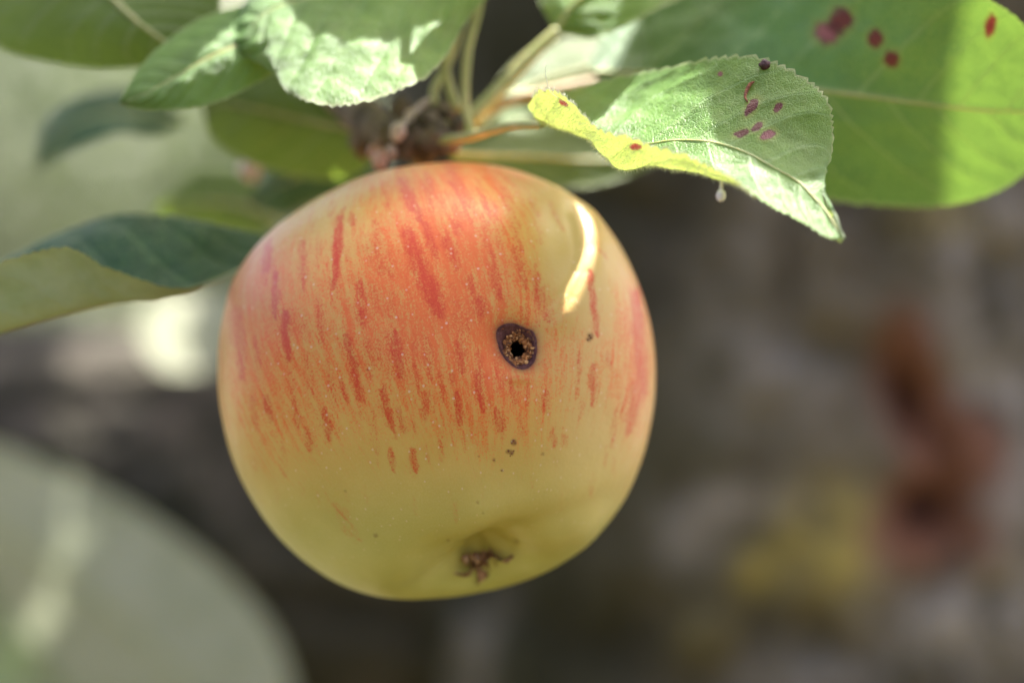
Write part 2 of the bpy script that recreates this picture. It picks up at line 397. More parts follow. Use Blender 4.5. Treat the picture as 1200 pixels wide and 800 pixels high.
def build_far():
    t = NT('far_foliage'); p = t.obj()
    c = t.mix(t.mr(t.noise(p, 1.5, 4), 0.35, 0.65), (0.17, 0.20, 0.13), (0.28, 0.30, 0.22))
    b = t.princ(Base_Color=c, Roughness=0.6); tl = t.n('BsdfTranslucent'); t.set(tl.inputs['Color'], (0.10, 0.14, 0.04))
    ms = t.n('MixShader'); ms.inputs[0].default_value = 0.3
    t.t.links.new(b.outputs[0], ms.inputs[1]); t.t.links.new(tl.outputs[0], ms.inputs[2]); mf = t.done(ms.outputs[0])
    mb = simple_mat('far_bark', (0.08, 0.06, 0.045), (0.2, 0.17, 0.14), 20, 0.9, 0.8, 0.01)
    spots = [(-2100, 8000, 1.0, 'small round orchard tree far behind at the left edge'),
             (-900, 11500, 1.15, 'broad orchard tree farther back between the left leaves and trunk'),
             (600, 9500, 1.0, 'orchard tree hidden mostly behind the big trunk')]
    for i, (x, y, s, lab) in enumerate(spots):
        e = empty('orchard_tree', (x, y, 0)); tag(e, lab, 'tree', 'orchard trees far behind')
        V, F = join([tube([(x, y, -50), (x + 60, y, 500 * s), (x - 40, y, 1100 * s), (x, y, 1700 * s)], [110, 85, 75, 30], 12, 24, 12, i),
                     tube([(x - 40, y, 1000 * s), (x - 450, y - 100, 1500 * s), (x - 700, y, 2100 * s)], [55, 40, 15], 10, 16, 6, i),
                     tube([(x - 20, y, 1100 * s), (x + 400, y + 150, 1600 * s), (x + 650, y, 2200 * s)], [55, 40, 15], 10, 16, 6, i)])
        mesh_obj('trunk', V, F, mb, e)
        vs, fs, o = [], [], 0
        for k in range(7):
            an = k * 2.4; rr_ = 0 if k == 0 else 650 * s
            v, f = leaf_cloud((x + rr_ * math.cos(an), y + rr_ * math.sin(an) * .7, (1900 + 260 * math.sin(k * 1.7)) * s), np.array([620, 560, 480]) * s, 1300, 55, 10 * i + k)
            vs.append(v); fs.append(f + o); o += len(v)
        mesh_obj('crown', np.vstack(vs), np.vstack(fs), mf, e, smooth=False)
    # long hedge closing the meadow
    vs, fs, o = [], [], 0
    for k in range(34):
        v, f = leaf_cloud((-17000 + k * 1000, 17000 + 600 * math.sin(k), 1500 + 900 + 250 * math.sin(k * 2.1)), (900, 600, 1700), 900, 120, 100 + k)
        vs.append(v); fs.append(f + o); o += len(v)
    h = mesh_obj('hedge', np.vstack(vs), np.vstack(fs), mf, None, smooth=False)
    tag(h, 'long pale green hedge far behind, blurred beyond the left leaves', 'hedge')

build_ground(); build_far()

# ============================================================ THE OLD TREE BEHIND: trunk, limb
def bark_mat(name='old_bark', b0=(0.072, 0.057, 0.030), b1=(0.165, 0.126, 0.082)):
    t = NT(name); p = t.obj(); rel = t.attr('relief'); wound = t.attr('wound'); lich_lit = t.attr('lichen_lit'); gold = t.attr('gold')
    n1 = t.noise(p, 16, 6, 0.6); n2 = t.noise(p, 70, 5, 0.65); n3 = t.noise(p, 9, 4, 0.5)
    c = t.mix(t.mr(n1, 0.35, 0.65), b0, b1)
    c = t.mix(t.math('MULTIPLY', t.mr(n2, 0.45, 0.7), 0.5), c, (0.21, 0.165, 0.135))
    c = t.mix(t.math('MULTIPLY', t.mr(n3, 0.55, 0.7), 0.5), c, (0.05, 0.048, 0.02))
    c = t.mix(t.math('MULTIPLY', t.attr('shade_blotch'), 0.85), c, t.mix(n2, (0.020, 0.021, 0.009), (0.055, 0.050, 0.024)))
    c = t.mix(t.mr(rel, -0.2, -0.7, 0, 0.4), c, (0.022, 0.018, 0.012))
    c = t.mix(t.math('MULTIPLY', lich_lit, t.mr(n2, 0.3, 0.55)), c, (0.40, 0.335, 0.29))
    c = t.mix(t.math('MULTIPLY', gold, t.mr(n2, 0.3, 0.5)), c, (0.44, 0.33, 0.09))
    wc = t.ramp(wound, [(0.0, (0.15, 0.09, 0.075)), (0.45, (0.25, 0.105, 0.06)), (0.72, (0.11, 0.040, 0.024)), (1.0, (0.035, 0.014, 0.014))])
    c = t.mix(t.mr(wound, 0.05, 0.35), c, wc)
    b = t.princ(Base_Color=c, Roughness=0.85, Normal=t.bump(t.noise(p, 160, 5, 0.65), 0.9, 0.004))
    b.inputs['Specular IOR Level'].default_value = 0.3
    return t.done(b.outputs[0])
M_bark = bark_mat(); M_bark_limb = bark_mat('shaded_bark', (0.022, 0.021, 0.013), (0.060, 0.050, 0.032))  # limb bark is a darker copy, its shade painted into the colour

def bark_tube(pts, radii, nseg, nlen, seed, disp=9.0, marks=True):
    pts = np.asarray(pts, float); c = crom(pts, nlen); r = crom(np.asarray(radii, float)[:, None], nlen)[:, 0]
    t = np.gradient(c, axis=0); t /= np.linalg.norm(t, axis=1)[:, None]
    up = np.array([0.0, 1.0, 0.05]); a = np.cross(t, up); a /= np.linalg.norm(a, axis=1)[:, None]; b = np.cross(t, a)
    th = np.linspace(0, 2 * np.pi, nseg, endpoint=False)
    d = a[:, None] * np.cos(th)[None, :, None] + b[:, None] * np.sin(th)[None, :, None]
    s = np.concatenate([[0], np.cumsum(np.linalg.norm(np.diff(c, axis=0), axis=1))])
    rm = r.mean()
    q = np.stack([np.cos(th)[None] * rm * np.ones((nlen, 1)), np.sin(th)[None] * rm * np.ones((nlen, 1)), s[:, None] * 0.45 * np.ones((1, nseg))], -1).reshape(-1, 3)
    ridg = np.abs(fbm(q, 1 / 26, 4, seed)); rel = sstep(0.0, 0.30, ridg) * 2 - 1        # plates between fissures
    big = fbm(q, 1 / 90, 3, seed + 9)
    dd = d.reshape(-1, 3); base = (c[:, None] + d * r[:, None, None]).reshape(-1, 3)
    v = base + dd * (disp * (0.35 * rel + 1.3 * big + 0.35 * fbm(q, 1 / 7, 3, seed + 5)))[:, None]
    px, py = proj(v); front = v[:, 1] < (base.reshape(nlen, nseg, 3)[:, :, 1].mean(1)[:, None] * np.ones((1, nseg))).ravel()
    def g(x, y, sx, sy, ang=0.0):
        ca, sa = math.cos(ang), math.sin(ang); dx = px - x; dy = py - y
        u = (dx * ca + dy * sa) / sx; w_ = (-dx * sa + dy * ca) / sy
        return np.exp(-(u * u + w_ * w_)) * front
    wob = 0.5 * fbm(q, 1 / 12, 3, seed + 20)
    wound = np.zeros(len(v)); gold = np.zeros(len(v)); lich_lit = np.clip(sstep(0.10, 0.35, fbm(q, 1 / 40, 4, seed + 30)) * 0.4, 0, 1)
    shade_blotch = np.zeros(len(v))
    if marks:
        shade_blotch = np.clip(sstep(920, 640, px + 60 * wob) * (0.95 + 0.9 * wob) + 0.5 * sstep(0.1, 0.4, fbm(q, 1 / 55, 3, seed + 60)), 0, 1)  # shade painted as darker bark on the left flank, plus random dark blotches
        wound = np.clip(0.85 * np.maximum(g(1090, 520, 62, 115, -0.32), g(1090, 620, 75, 60)) + 0.35 * g(1060, 400, 36, 60) + wob * 1.9 * g(1090, 550, 95, 150), 0, 1)
        pit = np.clip(np.maximum(g(1068, 480, 24, 80, -0.25), g(1088, 600, 50, 50)) * (1.0 + wob * 1.0), 0, 1)
        wound = np.maximum(wound * 0.72, pit)
        gold = np.clip(g(975, 632, 54, 54) * 1.5 - 0.7 * g(955, 655, 16, 22) + .9 * g(885, 668, 24, 26) + 0.5 * g(1100, 255, 46, 22) + 0.35 * g(830, 745, 30, 25) + wob * 0.7 * g(960, 640, 90, 70), 0, 1)
        lich_lit = np.clip(lich_lit + 0.8 * g(880, 590, 80, 24) + 0.6 * g(800, 630, 30, 30) + 0.9 * g(1180, 600, 40, 130) + 0.7 * g(1130, 700, 110, 40) + 0.5 * g(1000, 770, 220, 40, -0.3) + 0.7 * g(1160, 280, 70, 60) + 0.5 * g(900, 430, 80, 90) + 0.7 * g(1150, 430, 70, 90) + 0.5 * g(1170, 760, 90, 60), 0, 1)  # pale lichen; the right-hand patches also paint the trunk's brighter-lit side
        v = v - dd * (pit * 14 + wound * 3)[:, None] + dd * (gold * 2.5)[:, None]
    return v, grid_faces(nlen, nseg, True), dict(relief=rel, shade_blotch=shade_blotch, wound=wound, lichen_lit=lich_lit, gold=gold)

tree = empty('old_apple_tree', (150, 440, 0))
tag(tree, 'old apple tree with rough mottled grey brown bark, blurred behind the apple', 'tree')
cx = P(985, 400, 440)
v, f, at = bark_tube([(cx[0] - 10, 450, -100), (cx[0] - 20, 450, 700), (cx[0], 445, 1200), (cx[0] + 2, 440, 1500), (cx[0] + 20, 455, 1680), (cx[0] + 150, 580, 1950), (cx[0] + 420, 760, 2500)],
                     [210, 165, 152, 148, 146, 140, 120], 420, 900, 3)
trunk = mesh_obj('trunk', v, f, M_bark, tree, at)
l0 = P(760, 640, 450); l1 = P(420, 640, 400); l2 = P(150, 595, 400); l3 = P(-200, 570, 410); l4 = P(-700, 420, 440)
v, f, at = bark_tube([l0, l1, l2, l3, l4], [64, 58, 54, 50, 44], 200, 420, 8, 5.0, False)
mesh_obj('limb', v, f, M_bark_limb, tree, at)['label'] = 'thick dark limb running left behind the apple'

# ============================================================ THE APPLE
AC = P(512, 446, 35)
AX = np.array([0.215, -0.47, -0.856]); AX /= np.linalg.norm(AX)        # towards the calyx
E1 = np.cross(AX, [0, 1, 0]); E1 /= np.linalg.norm(E1); E2 = np.cross(AX, E1)
if E2[1] < 0: E2 = -E2                                                # E2 looks away from the camera
OUT = [(255,430),(256,400),(262,365),(272,330),(290,300),(315,272),(350,245),(390,222),(430,205),(480,194),(520,190),(560,191),(600,198),(640,212),(670,228),(700,252),(725,285),(745,325),(760,370),(767,410),(768,450),(762,500),(750,545),(735,580),(715,610),(690,638),(650,665),(600,685),(560,694),(510,701),(465,702),(430,696),(390,680),(350,652),(320,622),(295,585),(275,545),(262,500),(256,465)]
HOLE = [(185,310),(200,280),(250,250),(330,240),(400,265),(450,290),(510,310),(535,360),(545,440),(540,520),(520,590),(470,640),(420,655),(360,640),(290,590),(240,530),(200,430)]
HOLE = np.array([(560 + x / 8, 350 + y / 8) for x, y in HOLE]); HC = (608.0, 406.5)
ho_a = np.arctan2(HOLE[:, 1] - HC[1], HOLE[:, 0] - HC[0]); ho_r = np.hypot(HOLE[:, 0] - HC[0], HOLE[:, 1] - HC[1])
o_ = np.argsort(ho_a); ho_a = ho_a[o_]; ho_r = ho_r[o_]
def hole_r(a):
    aa = np.concatenate([ho_a - 2 * np.pi, ho_a, ho_a + 2 * np.pi]); rr = np.concatenate([ho_r] * 3)
    return np.interp(a, aa, rr)
CREASE = np.array([(655, 212), (668, 232), (680, 258), (686, 290), (682, 318), (668, 345), (650, 366), (634, 384)], float)

def seg_dist(px, py, poly):
    best = np.full(px.shape, 1e9); sgn = np.zeros(px.shape); par = np.zeros(px.shape); tot = len(poly) - 1
    for i in range(tot):
        (x0, y0), (x1, y1) = poly[i], poly[i + 1]
        dx, dy = x1 - x0, y1 - y0; L = dx * dx + dy * dy
        t = np.clip(((px - x0) * dx + (py - y0) * dy) / L, 0, 1)
        qx = px - x0 - t * dx; qy = py - y0 - t * dy; d = np.hypot(qx, qy)
        m = d < best
        best = np.where(m, d, best); sgn = np.where(m, np.sign(dx * qy - dy * qx), sgn); par = np.where(m, (i + t) / tot, par)
    return best, sgn, par

def build_apple_mesh():
    NT_, NP_ = 440, 880
    th = np.linspace(0.0, math.pi, NT_); ph = np.linspace(-math.pi, math.pi, NP_, endpoint=False)
    T, F = np.meshgrid(th, ph, indexing='ij')
    # phi = 0 looks at the camera, the seam is on the far side
    dirs = AX[None, None] * np.cos(T)[..., None] + (E1[None, None] * np.sin(F)[..., None] - E2[None, None] * np.cos(F)[..., None]) * np.sin(T)[..., None]
    r = 34.6 * (1 - 0.035 * np.cos(T) + 0.02 * np.cos(5 * F) * np.exp(-(T / 0.5) ** 2) * 0.6)
    r *= 1 + 0.05 * np.exp(-((T - 0.42) / 0.22) ** 2)
    r *= 1 - 0.14 * np.exp(-(T / 0.20) ** 2)
    r *= 1 - 0.40 * np.exp(-((math.pi - T) / 0.30) ** 2)
    r *= 1 + 0.012 * vnoise(dirs.reshape(-1, 3), 2.2, 4).reshape(T.shape)
    v = (AC + dirs * r[..., None]).reshape(-1, 3)
    # outline of this particular, lopsided apple
    oc = np.array(OUT, float); oa = np.arctan2(oc[:, 1] - 446, oc[:, 0] - 512); orr = np.hypot(oc[:, 0] - 512, oc[:, 1] - 446)
    s_ = np.argsort(oa); oa, orr = oa[s_], orr[s_]
    aa = np.concatenate([oa - 2 * np.pi, oa, oa + 2 * np.pi]); rr = np.concatenate([orr] * 3)
    nb = 240; ce = (np.arange(nb) + 0.5) / nb * 2 * np.pi - np.pi
    for it in range(5):
        x, y = proj(v); al = np.arctan2(y - 446, x - 512); rad = np.hypot(x - 512, y - 446)
        b = np.minimum(((al + np.pi) / (2 * np.pi) * nb).astype(int), nb - 1)
        mx = np.zeros(nb); np.maximum.at(mx, b, rad)
        ratio = np.interp(ce, aa, rr) / mx
        kern = np.hanning(9); kern /= kern.sum()
        ratio = np.convolve(np.concatenate([ratio[-8:], ratio, ratio[:8]]), kern, 'same')[8:-8]
        rt = np.interp(al, np.concatenate([ce - 2 * np.pi, ce, ce + 2 * np.pi]), np.concatenate([ratio] * 3))
        off = v - AC; off[:, 0] *= rt; off[:, 2] *= rt; v = AC + off
    # local hollows: around the bore hole, the crease that runs up from it, the lower right flat
    x, y = proj(v); D = (AC - v); D /= np.linalg.norm(D, axis=1)[:, None]; front = sstep(0.0, 0.25, (v[:, 1] < AC[1]) * (AC[1] - v[:, 1]) / 34)
    def gg(X, Y, sx, sy, ang=0.0):
        ca, sa = math.cos(ang), math.sin(ang); dx = x - X; dy = y - Y
        return np.exp(-(((dx * ca + dy * sa) / sx) ** 2 + ((-dx * sa + dy * ca) / sy) ** 2))
    dep = 1.5 * gg(606, 402, 38, 36) + 0.9 * gg(606, 405, 70, 62)
    cd, cs, cp = seg_dist(x, y, CREASE)
    hgt = sstep(0.0, 0.25, cp) * sstep(1.0, 0.8, cp) * 0.9 + 0.1
    left = cs > 0                                                     # left of the crease as one goes down it
    valley = np.where(left, np.exp(-(cd / 38) ** 2), np.exp(-(cd / 9) ** 2))
    dep = dep + 1.0 * valley * hgt
    ridge = np.where(left, np.exp(-(cd / 7) ** 2), np.exp(-(cd / 26) ** 2))
    dep = dep - 1.1 * ridge * hgt
    dep = dep + 1.1 * gg(650, 612, 70, 16, -0.42) + 2.9 * gg(568, 646, 44, 20, -0.5)
    dep = dep - 0.35 * gg(560, 612, 60, 20, -0.5) - 0.45 * gg(610, 442, 16, 8)
    v_skin = v + D * (dep * front)[:, None]
    x, y = proj(v_skin)
    # sunken inside the hole outline
    ha = np.arctan2(y - HC[1], x - HC[0]); hf = np.hypot(x - HC[0], y - HC[1]) / hole_r(ha)
    hf = np.where(v[:, 1] < AC[1] - 8, hf, 9)
    v_skin = v + D * (dep * front)[:, None]
    v2 = v_skin + D * (np.clip(1.0 - hf, 0, 1) * 2.0)[:, None]
    x, y = proj(v2)
    # ---- pigment masks, and the paler tone of the lit right side
    ST = [(315,292,312,316,12,.8),(323,323,322,371,9,.95),(334,371,337,421,9,1.1),(355,288,355,330,10,.6),(403,250,399,262,7,.5),(399,262,392,330,9,1.0),(413,257,412,263,8,.6),
     (408,285,408,303,9,.4),(470,212,492,253,13,.9),(478,278,510,358,17,.85),(497,267,512,300,10,.7),(422,337,424,372,12,.6),(462,395,470,438,12,.85),(405,395,420,448,8,.9),(420,448,427,468,6,.5),
     (277,362,284,440,11,.7),(272,345,271,400,9,.5),(446,309,446,316,12,.4),(447,458,463,505,8,.9),(413,440,422,464,8,.6),(400,449,409,471,8,.5),(467,483,474,503,8,.55),(535,467,539,494,8,.85),
     (559,438,566,478,9,.8),(584,488,587,503,10,.85),(529,438,530,446,8,.5),(483,532,488,548,8,.85),(456,532,461,548,8,.7),(379,487,386,514,8,.75),(312,467,317,490,8,.7),(343,471,350,498,8,.5),
     (359,507,364,525,8,.5),(649,508,649,517,7,.6),(660,508,661,518,7,.4),(640,466,640,477,9,.6),(694,436,694,471,6,.75),(752,440,737,505,15,.75),(499,470,499,484,11,.6),(393,597,420,631,14,.3),
     (526,200,545,236,14,.65),(498,208,505,235,11,.6),(533,258,538,272,10,.6),(521,281,535,306,14,.65),(507,334,517,362,14,.8),(563,355,563,370,16,.65),(552,330,553,342,12,.55),
     (603,296,615,330,10,.5),(629,337,643,372,13,.6),(691,323,700,390,7,.85),(619,236,633,260,6,.4),(643,236,661,267,6,.4),(685,264,710,299,7,.5),(745,348,754,456,14,.9),(678,418,678,440,5,.5),
     (713,416,713,430,6,.4),(539,402,542,428,12,.65),(560,415,562,436,9,.5),(385,430,392,470,8,.35),(430,400,436,440,9,.35),(375,350,377,400,9,.35),(440,260,444,300,10,.4),(360,420,366,470,9,.35),
     (500,400,505,440,10,.4),(575,300,585,345,12,.45),(590,225,612,290,10,.45),(560,215,572,262,13,.5),(598,450,602,476,7,.5),(610,492,612,510,6,.35),(722,480,718,520,8,.4),(300,400,303,440,8,.4),
     (340,440,343,462,7,.3),(486,430,492,462,8,.35),(515,440,520,470,8,.4),(436,505,443,530,8,.3),(515,520,519,540,6,.35),(330,520,336,548,7,.25),(296,470,302,500,7,.35)]
    for _ in range(70):
        X = rng.uniform(285, 735); Y = rng.uniform(440, 590); L_ = rng.uniform(5, 22); q_ = (X - 560) / 300 * -0.45
        ST.append((X, Y, X + q_ * L_, Y + L_, rng.uniform(4, 9), rng.uniform(.12, .42) * (1 - .5 * (Y - 440) / 150)))
    for _ in range(60):
        X = rng.uniform(300, 640); Y = rng.uniform(215, 440); L_ = rng.uniform(8, 34); q_ = 0.28 * (440 - Y) / 200 * (X > 420)
        ST.append((X, Y, X + q_ * L_, Y + L_, rng.uniform(5, 14), rng.uniform(.12, .38)))
    wx = x + 1.8 * vnoise(v2, 0.55, 12); wy = y + 7 * vnoise(v2, 0.25, 13) + 5 * vnoise(v2, 1.1, 14)
    vis = (v2[:, 1] < AC[1] + 6)
    streak = np.zeros(len(v2))
    for (x0, y0, x1, y1, wd, a) in ST:
        y0 -= 4; y1 += 4
        dx, dy = x1 - x0, y1 - y0; L = dx * dx + dy * dy + 1e-6
        m = vis & (wx > min(x0, x1) - 22) & (wx < max(x0, x1) + 22) & (wy > min(y0, y1) - 22) & (wy < max(y0, y1) + 22)
        tt = np.clip(((wx[m] - x0) * dx + (wy[m] - y0) * dy) / L, 0, 1)
        d = np.hypot(wx[m] - x0 - tt * dx, wy[m] - y0 - tt * dy)
        wloc = wd * 0.5 * (0.55 + 0.6 * np.sin(np.pi * np.clip(tt * .8 + .15, 0, 1)))
        streak[m] = np.maximum(streak[m], np.maximum(a * sstep(wloc * 1.9, wloc * 0.3, d), 0.32 * a * sstep(wloc * 4.5, 0, d)))
    # random meridian streaks on the side turned away
    skin = np.stack([F.ravel() * 33, T.ravel() * 34, 0 * T.ravel()], 1)
    far = sstep(0.0, 10.0, v2[:, 1] - AC[1] - 2)
    sn = fbm(skin * np.array([1, 0.12, 1]), 0.55, 3, 40)
    streak = np.where(far > 0, np.maximum(streak * (1 - far), far * sstep(0.12, 0.35, sn) * 0.8 * sstep(0.7, 1.1, T.ravel())), streak)
    def G(X, Y, sx, sy, a): return a * np.exp(-(((x - X) / sx) ** 2 + ((y - Y) / sy) ** 2))
    bl = (G(505, 300, 95, 120, .85) + G(580, 260, 60, 80, .35) + G(590, 430, 70, 95, .5) + G(440, 400, 130, 115, .42) + G(300, 400, 55, 130, .45) + G(350, 470, 90, 95, .25) + G(745, 420, 30, 120, .6)
          + G(690, 420, 50, 80, .22) + G(560, 480, 90, 85, .22) + G(540, 200, 90, 24, .35) + G(360, 320, 60, 60, .18) - G(662, 290, 28, 60, .36) - G(385, 260, 50, 34, .12) - G(600, 440, 22, 14, .1))
    bl = np.clip(bl * 1.0 + 0.13 * sstep(700, 430, y + 30 * vnoise(v2, 0.12, 91)), 0, 1.1)
    bl = np.where(far > 0, bl * (1 - far) + far * (0.5 + 0.3 * fbm(skin, 0.05, 3, 44)) * sstep(0.8, 1.4, T.ravel()), bl)
    warm = sstep(690, 470, y + 25 * vnoise(v2, 0.06, 93))
    pink = G(300, 320, 60, 70, .9) + G(480, 205, 90, 22, .8) + G(285, 400, 30, 70, .5) + G(470, 225, 40, 30, .4)
    halo = np.clip(np.exp(-np.clip(hf - 1, 0, 9) / 0.10) + 0.30 * np.exp(-(np.clip(hf - 1, 0, 9) / 0.5) ** 2), 0, 1) * (hf < 3)
    scabs = np.zeros(len(v2))
    for (X, Y, R_, a) in [(602, 518, 3.6, 1), (599, 530, 3.2, 1), (595, 529, 2.4, .8), (579, 539, 1.8, .8), (588, 551, 1.8, .9), (561, 534, 1.3, .7), (560, 588, 2.0, .6), (566, 601, 1.6, .5), (525, 633, 2.2, .6), (440, 627, 2.6, .7),
                          (405, 575, 1.5, .6), (636, 532, 2.0, .7), (431, 433, 1.2, .8), (605, 634, 3.5, .5), (692, 394, 3.8, 1.0), (690, 397, 3, 1.0)]:
        scabs = np.maximum(scabs, a * sstep(R_ * 1.3, R_ * 0.7, np.hypot(x - X, y - Y) + 0.6 * vnoise(v2, 3, 77)) * vis)
    fc = grid_faces(NT_, NP_, True)[:, ::-1]
    keep = ~np.all(hf[fc] < 0.955, axis=1); fc_k = fc[keep]
    at = dict(skin=skin, streak=streak, blush=bl, warm=warm, pink=np.clip(pink, 0, 1) * vis, halo=halo, scab=scabs, pale=sstep(610, 700, x) * sstep(640, 470, y) * vis)
    return v_skin, v2, fc, fc_k, at, hf

def apple_mat():
    t = NT('apple_skin'); skin = t.attr('skin', True); pos = t.obj()
    streak = t.attr('streak'); blush = t.attr('blush'); warm = t.attr('warm'); pink = t.attr('pink'); halo = t.attr('halo'); scab = t.attr('scab')
    grain = t.noise(skin, 2.6, 4, 0.7); grain2 = t.noise(t.vmul(skin, (1, 0.35, 1)), 1.3, 5, 0.7)
    strk = t.noise(t.vmul(skin, (1.0, 0.10, 1)), 0.9, 5, 0.62)
    big = t.noise(pos, 60, 3, 0.5); fine = t.noise(pos, 4500, 2, 0.6)
    green = t.mix(t.mr(big, 0.35, 0.65), (0.47, 0.44, 0.125), (0.55, 0.50, 0.17))
    yel = t.mix(t.mr(big, 0.3, 0.7), (0.60, 0.38, 0.09), (0.66, 0.44, 0.115))
    c = t.mix(warm, green, yel)
    c = t.mix(t.math('MULTIPLY', t.mr(grain, 0.4, 0.7), 0.18), c, (0.70, 0.62, 0.30))
    c = t.mix(t.math('MULTIPLY', t.attr('pale'), 0.55), c, (0.72, 0.53, 0.27))  # lighter lit right side of the apple painted into the skin colour
    # blush, broken into grain and fine streaks
    bm = t.math('ADD', blush, t.math('MULTIPLY', t.math('SUBTRACT', strk, 0.5), 2.1))
    bm = t.math('ADD', bm, t.math('MULTIPLY', t.math('SUBTRACT', grain2, 0.5), 1.3))
    bm = t.math('ADD', bm, t.math('MULTIPLY', t.math('SUBTRACT', grain, 0.5), 2.4))
    bm = t.math('ADD', bm, t.math('MULTIPLY', t.math('SUBTRACT', fine, 0.5), 1.2))
    soft = t.math('MULTIPLY', t.mr(blush, 0.0, 0.9), 0.52)
    c = t.mix(soft, c, (0.74, 0.31, 0.085))
    bm2 = t.math('MULTIPLY', t.mr(bm, 0.30, 1.30), t.mr(blush, 0.0, 0.60, 0, 0.88))
    c = t.mix(bm2, c, (0.78, 0.13, 0.030))
    sm = t.math('ADD', streak, t.math('MULTIPLY', t.math('SUBTRACT', grain, 0.5), 1.9))
    sm = t.math('ADD', sm, t.math('MULTIPLY', t.math('SUBTRACT', grain2, 0.5), 1.1))
    sm = t.math('ADD', sm, t.math('MULTIPLY', t.math('SUBTRACT', fine, 0.5), 0.8))
    sm = t.math('ADD', sm, t.math('MULTIPLY', t.math('SUBTRACT', strk, 0.5), 1.2))
    sm = t.math('MULTIPLY', t.mr(sm, 0.0, 1.25), t.mr(streak, 0.0, 0.30, 0, 0.92))
    scol = t.mix(pink, (0.62, 0.055, 0.020), (0.58, 0.07, 0.06))
    c = t.mix(sm, c, scol)
    c = t.mix(t.math('MULTIPLY', pink, 0.40), c, (0.62, 0.24, 0.20))
    # lenticels: small pale dots
    vd = t.n('TexVoronoi', feature='F1', voronoi_dimensions='2D'); t.set(vd.inputs['Vector'], skin); vd.inputs['Scale'].default_value = 0.42
    wn_ = t.n('TexWhiteNoise', noise_dimensions='3D'); t.set(wn_.inputs['Vector'], vd.outputs['Position'])
    dot = t.mr(vd.outputs['Distance'], t.math('MULTIPLY_ADD', wn_.outputs['Value'], 0.045, 0.01), t.math('MULTIPLY_ADD', wn_.outputs['Value'], 0.08, 0.03), 1, 0)
    dot = t.math('MULTIPLY', dot, t.mr(wn_.outputs['Value'], 0.4, 1.0, 0.06, 0.55))
    c = t.mix(dot, c, (0.80, 0.60, 0.45))
    c = t.mix(t.math('MULTIPLY', halo, 0.85), c, (0.10, 0.035, 0.03))
    c = t.mix(t.math('MULTIPLY', scab, 0.6), c, (0.14, 0.04, 0.016))
    h = t.math('ADD', t.math('MULTIPLY', t.noise(pos, 2400, 3), 0.5), t.math('MULTIPLY', dot, 0.8))
    nm = t.bump(h, 0.22, 0.00012)
    nm = t.bump(t.noise(pos, 170, 4), 0.38, 0.0006, nm)
    b = t.princ(Base_Color=c, Roughness=t.mr(grain2, 0.2, 0.8, 0.33, 0.46), Normal=nm)
    b.inputs['Specular IOR Level'].default_value = 0.27
    b.inputs['Subsurface Weight'].default_value = 0.18; b.inputs['Subsurface Radius'].default_value = (1.0, 0.45, 0.15); b.inputs['Subsurface Scale'].default_value = 0.0018
    b.inputs['Coat Weight'].default_value = 0.03; b.inputs['Coat Roughness'].default_value = 0.25
    return t.done(b.outputs[0])

v_skin, v_ap, f_all, f_ap, at_ap, hf_ap = build_apple_mesh()
apple = empty('apple', AC)
tag(apple, 'ripening red striped yellow apple with a dark bore hole, hanging from the twig', 'apple')
skin_o = mesh_obj('skin', v_ap, f_ap, apple_mat(), apple, at_ap)
bvh = BVHTree.FromPolygons([tuple(q) for q in v_skin.tolist()], [tuple(q) for q in f_all.tolist()])
CAMP = Vector((0, -FOC, CAMZ))
def hit(px, py):
    d = (Vector(P(px, py, 0).tolist()) - CAMP).normalized(); loc, n, i, s = bvh.ray_cast(CAMP, d)
    if loc is None: return None, None
    if n.dot(d) > 0: n = -n
    return np.array(loc), np.array(n)

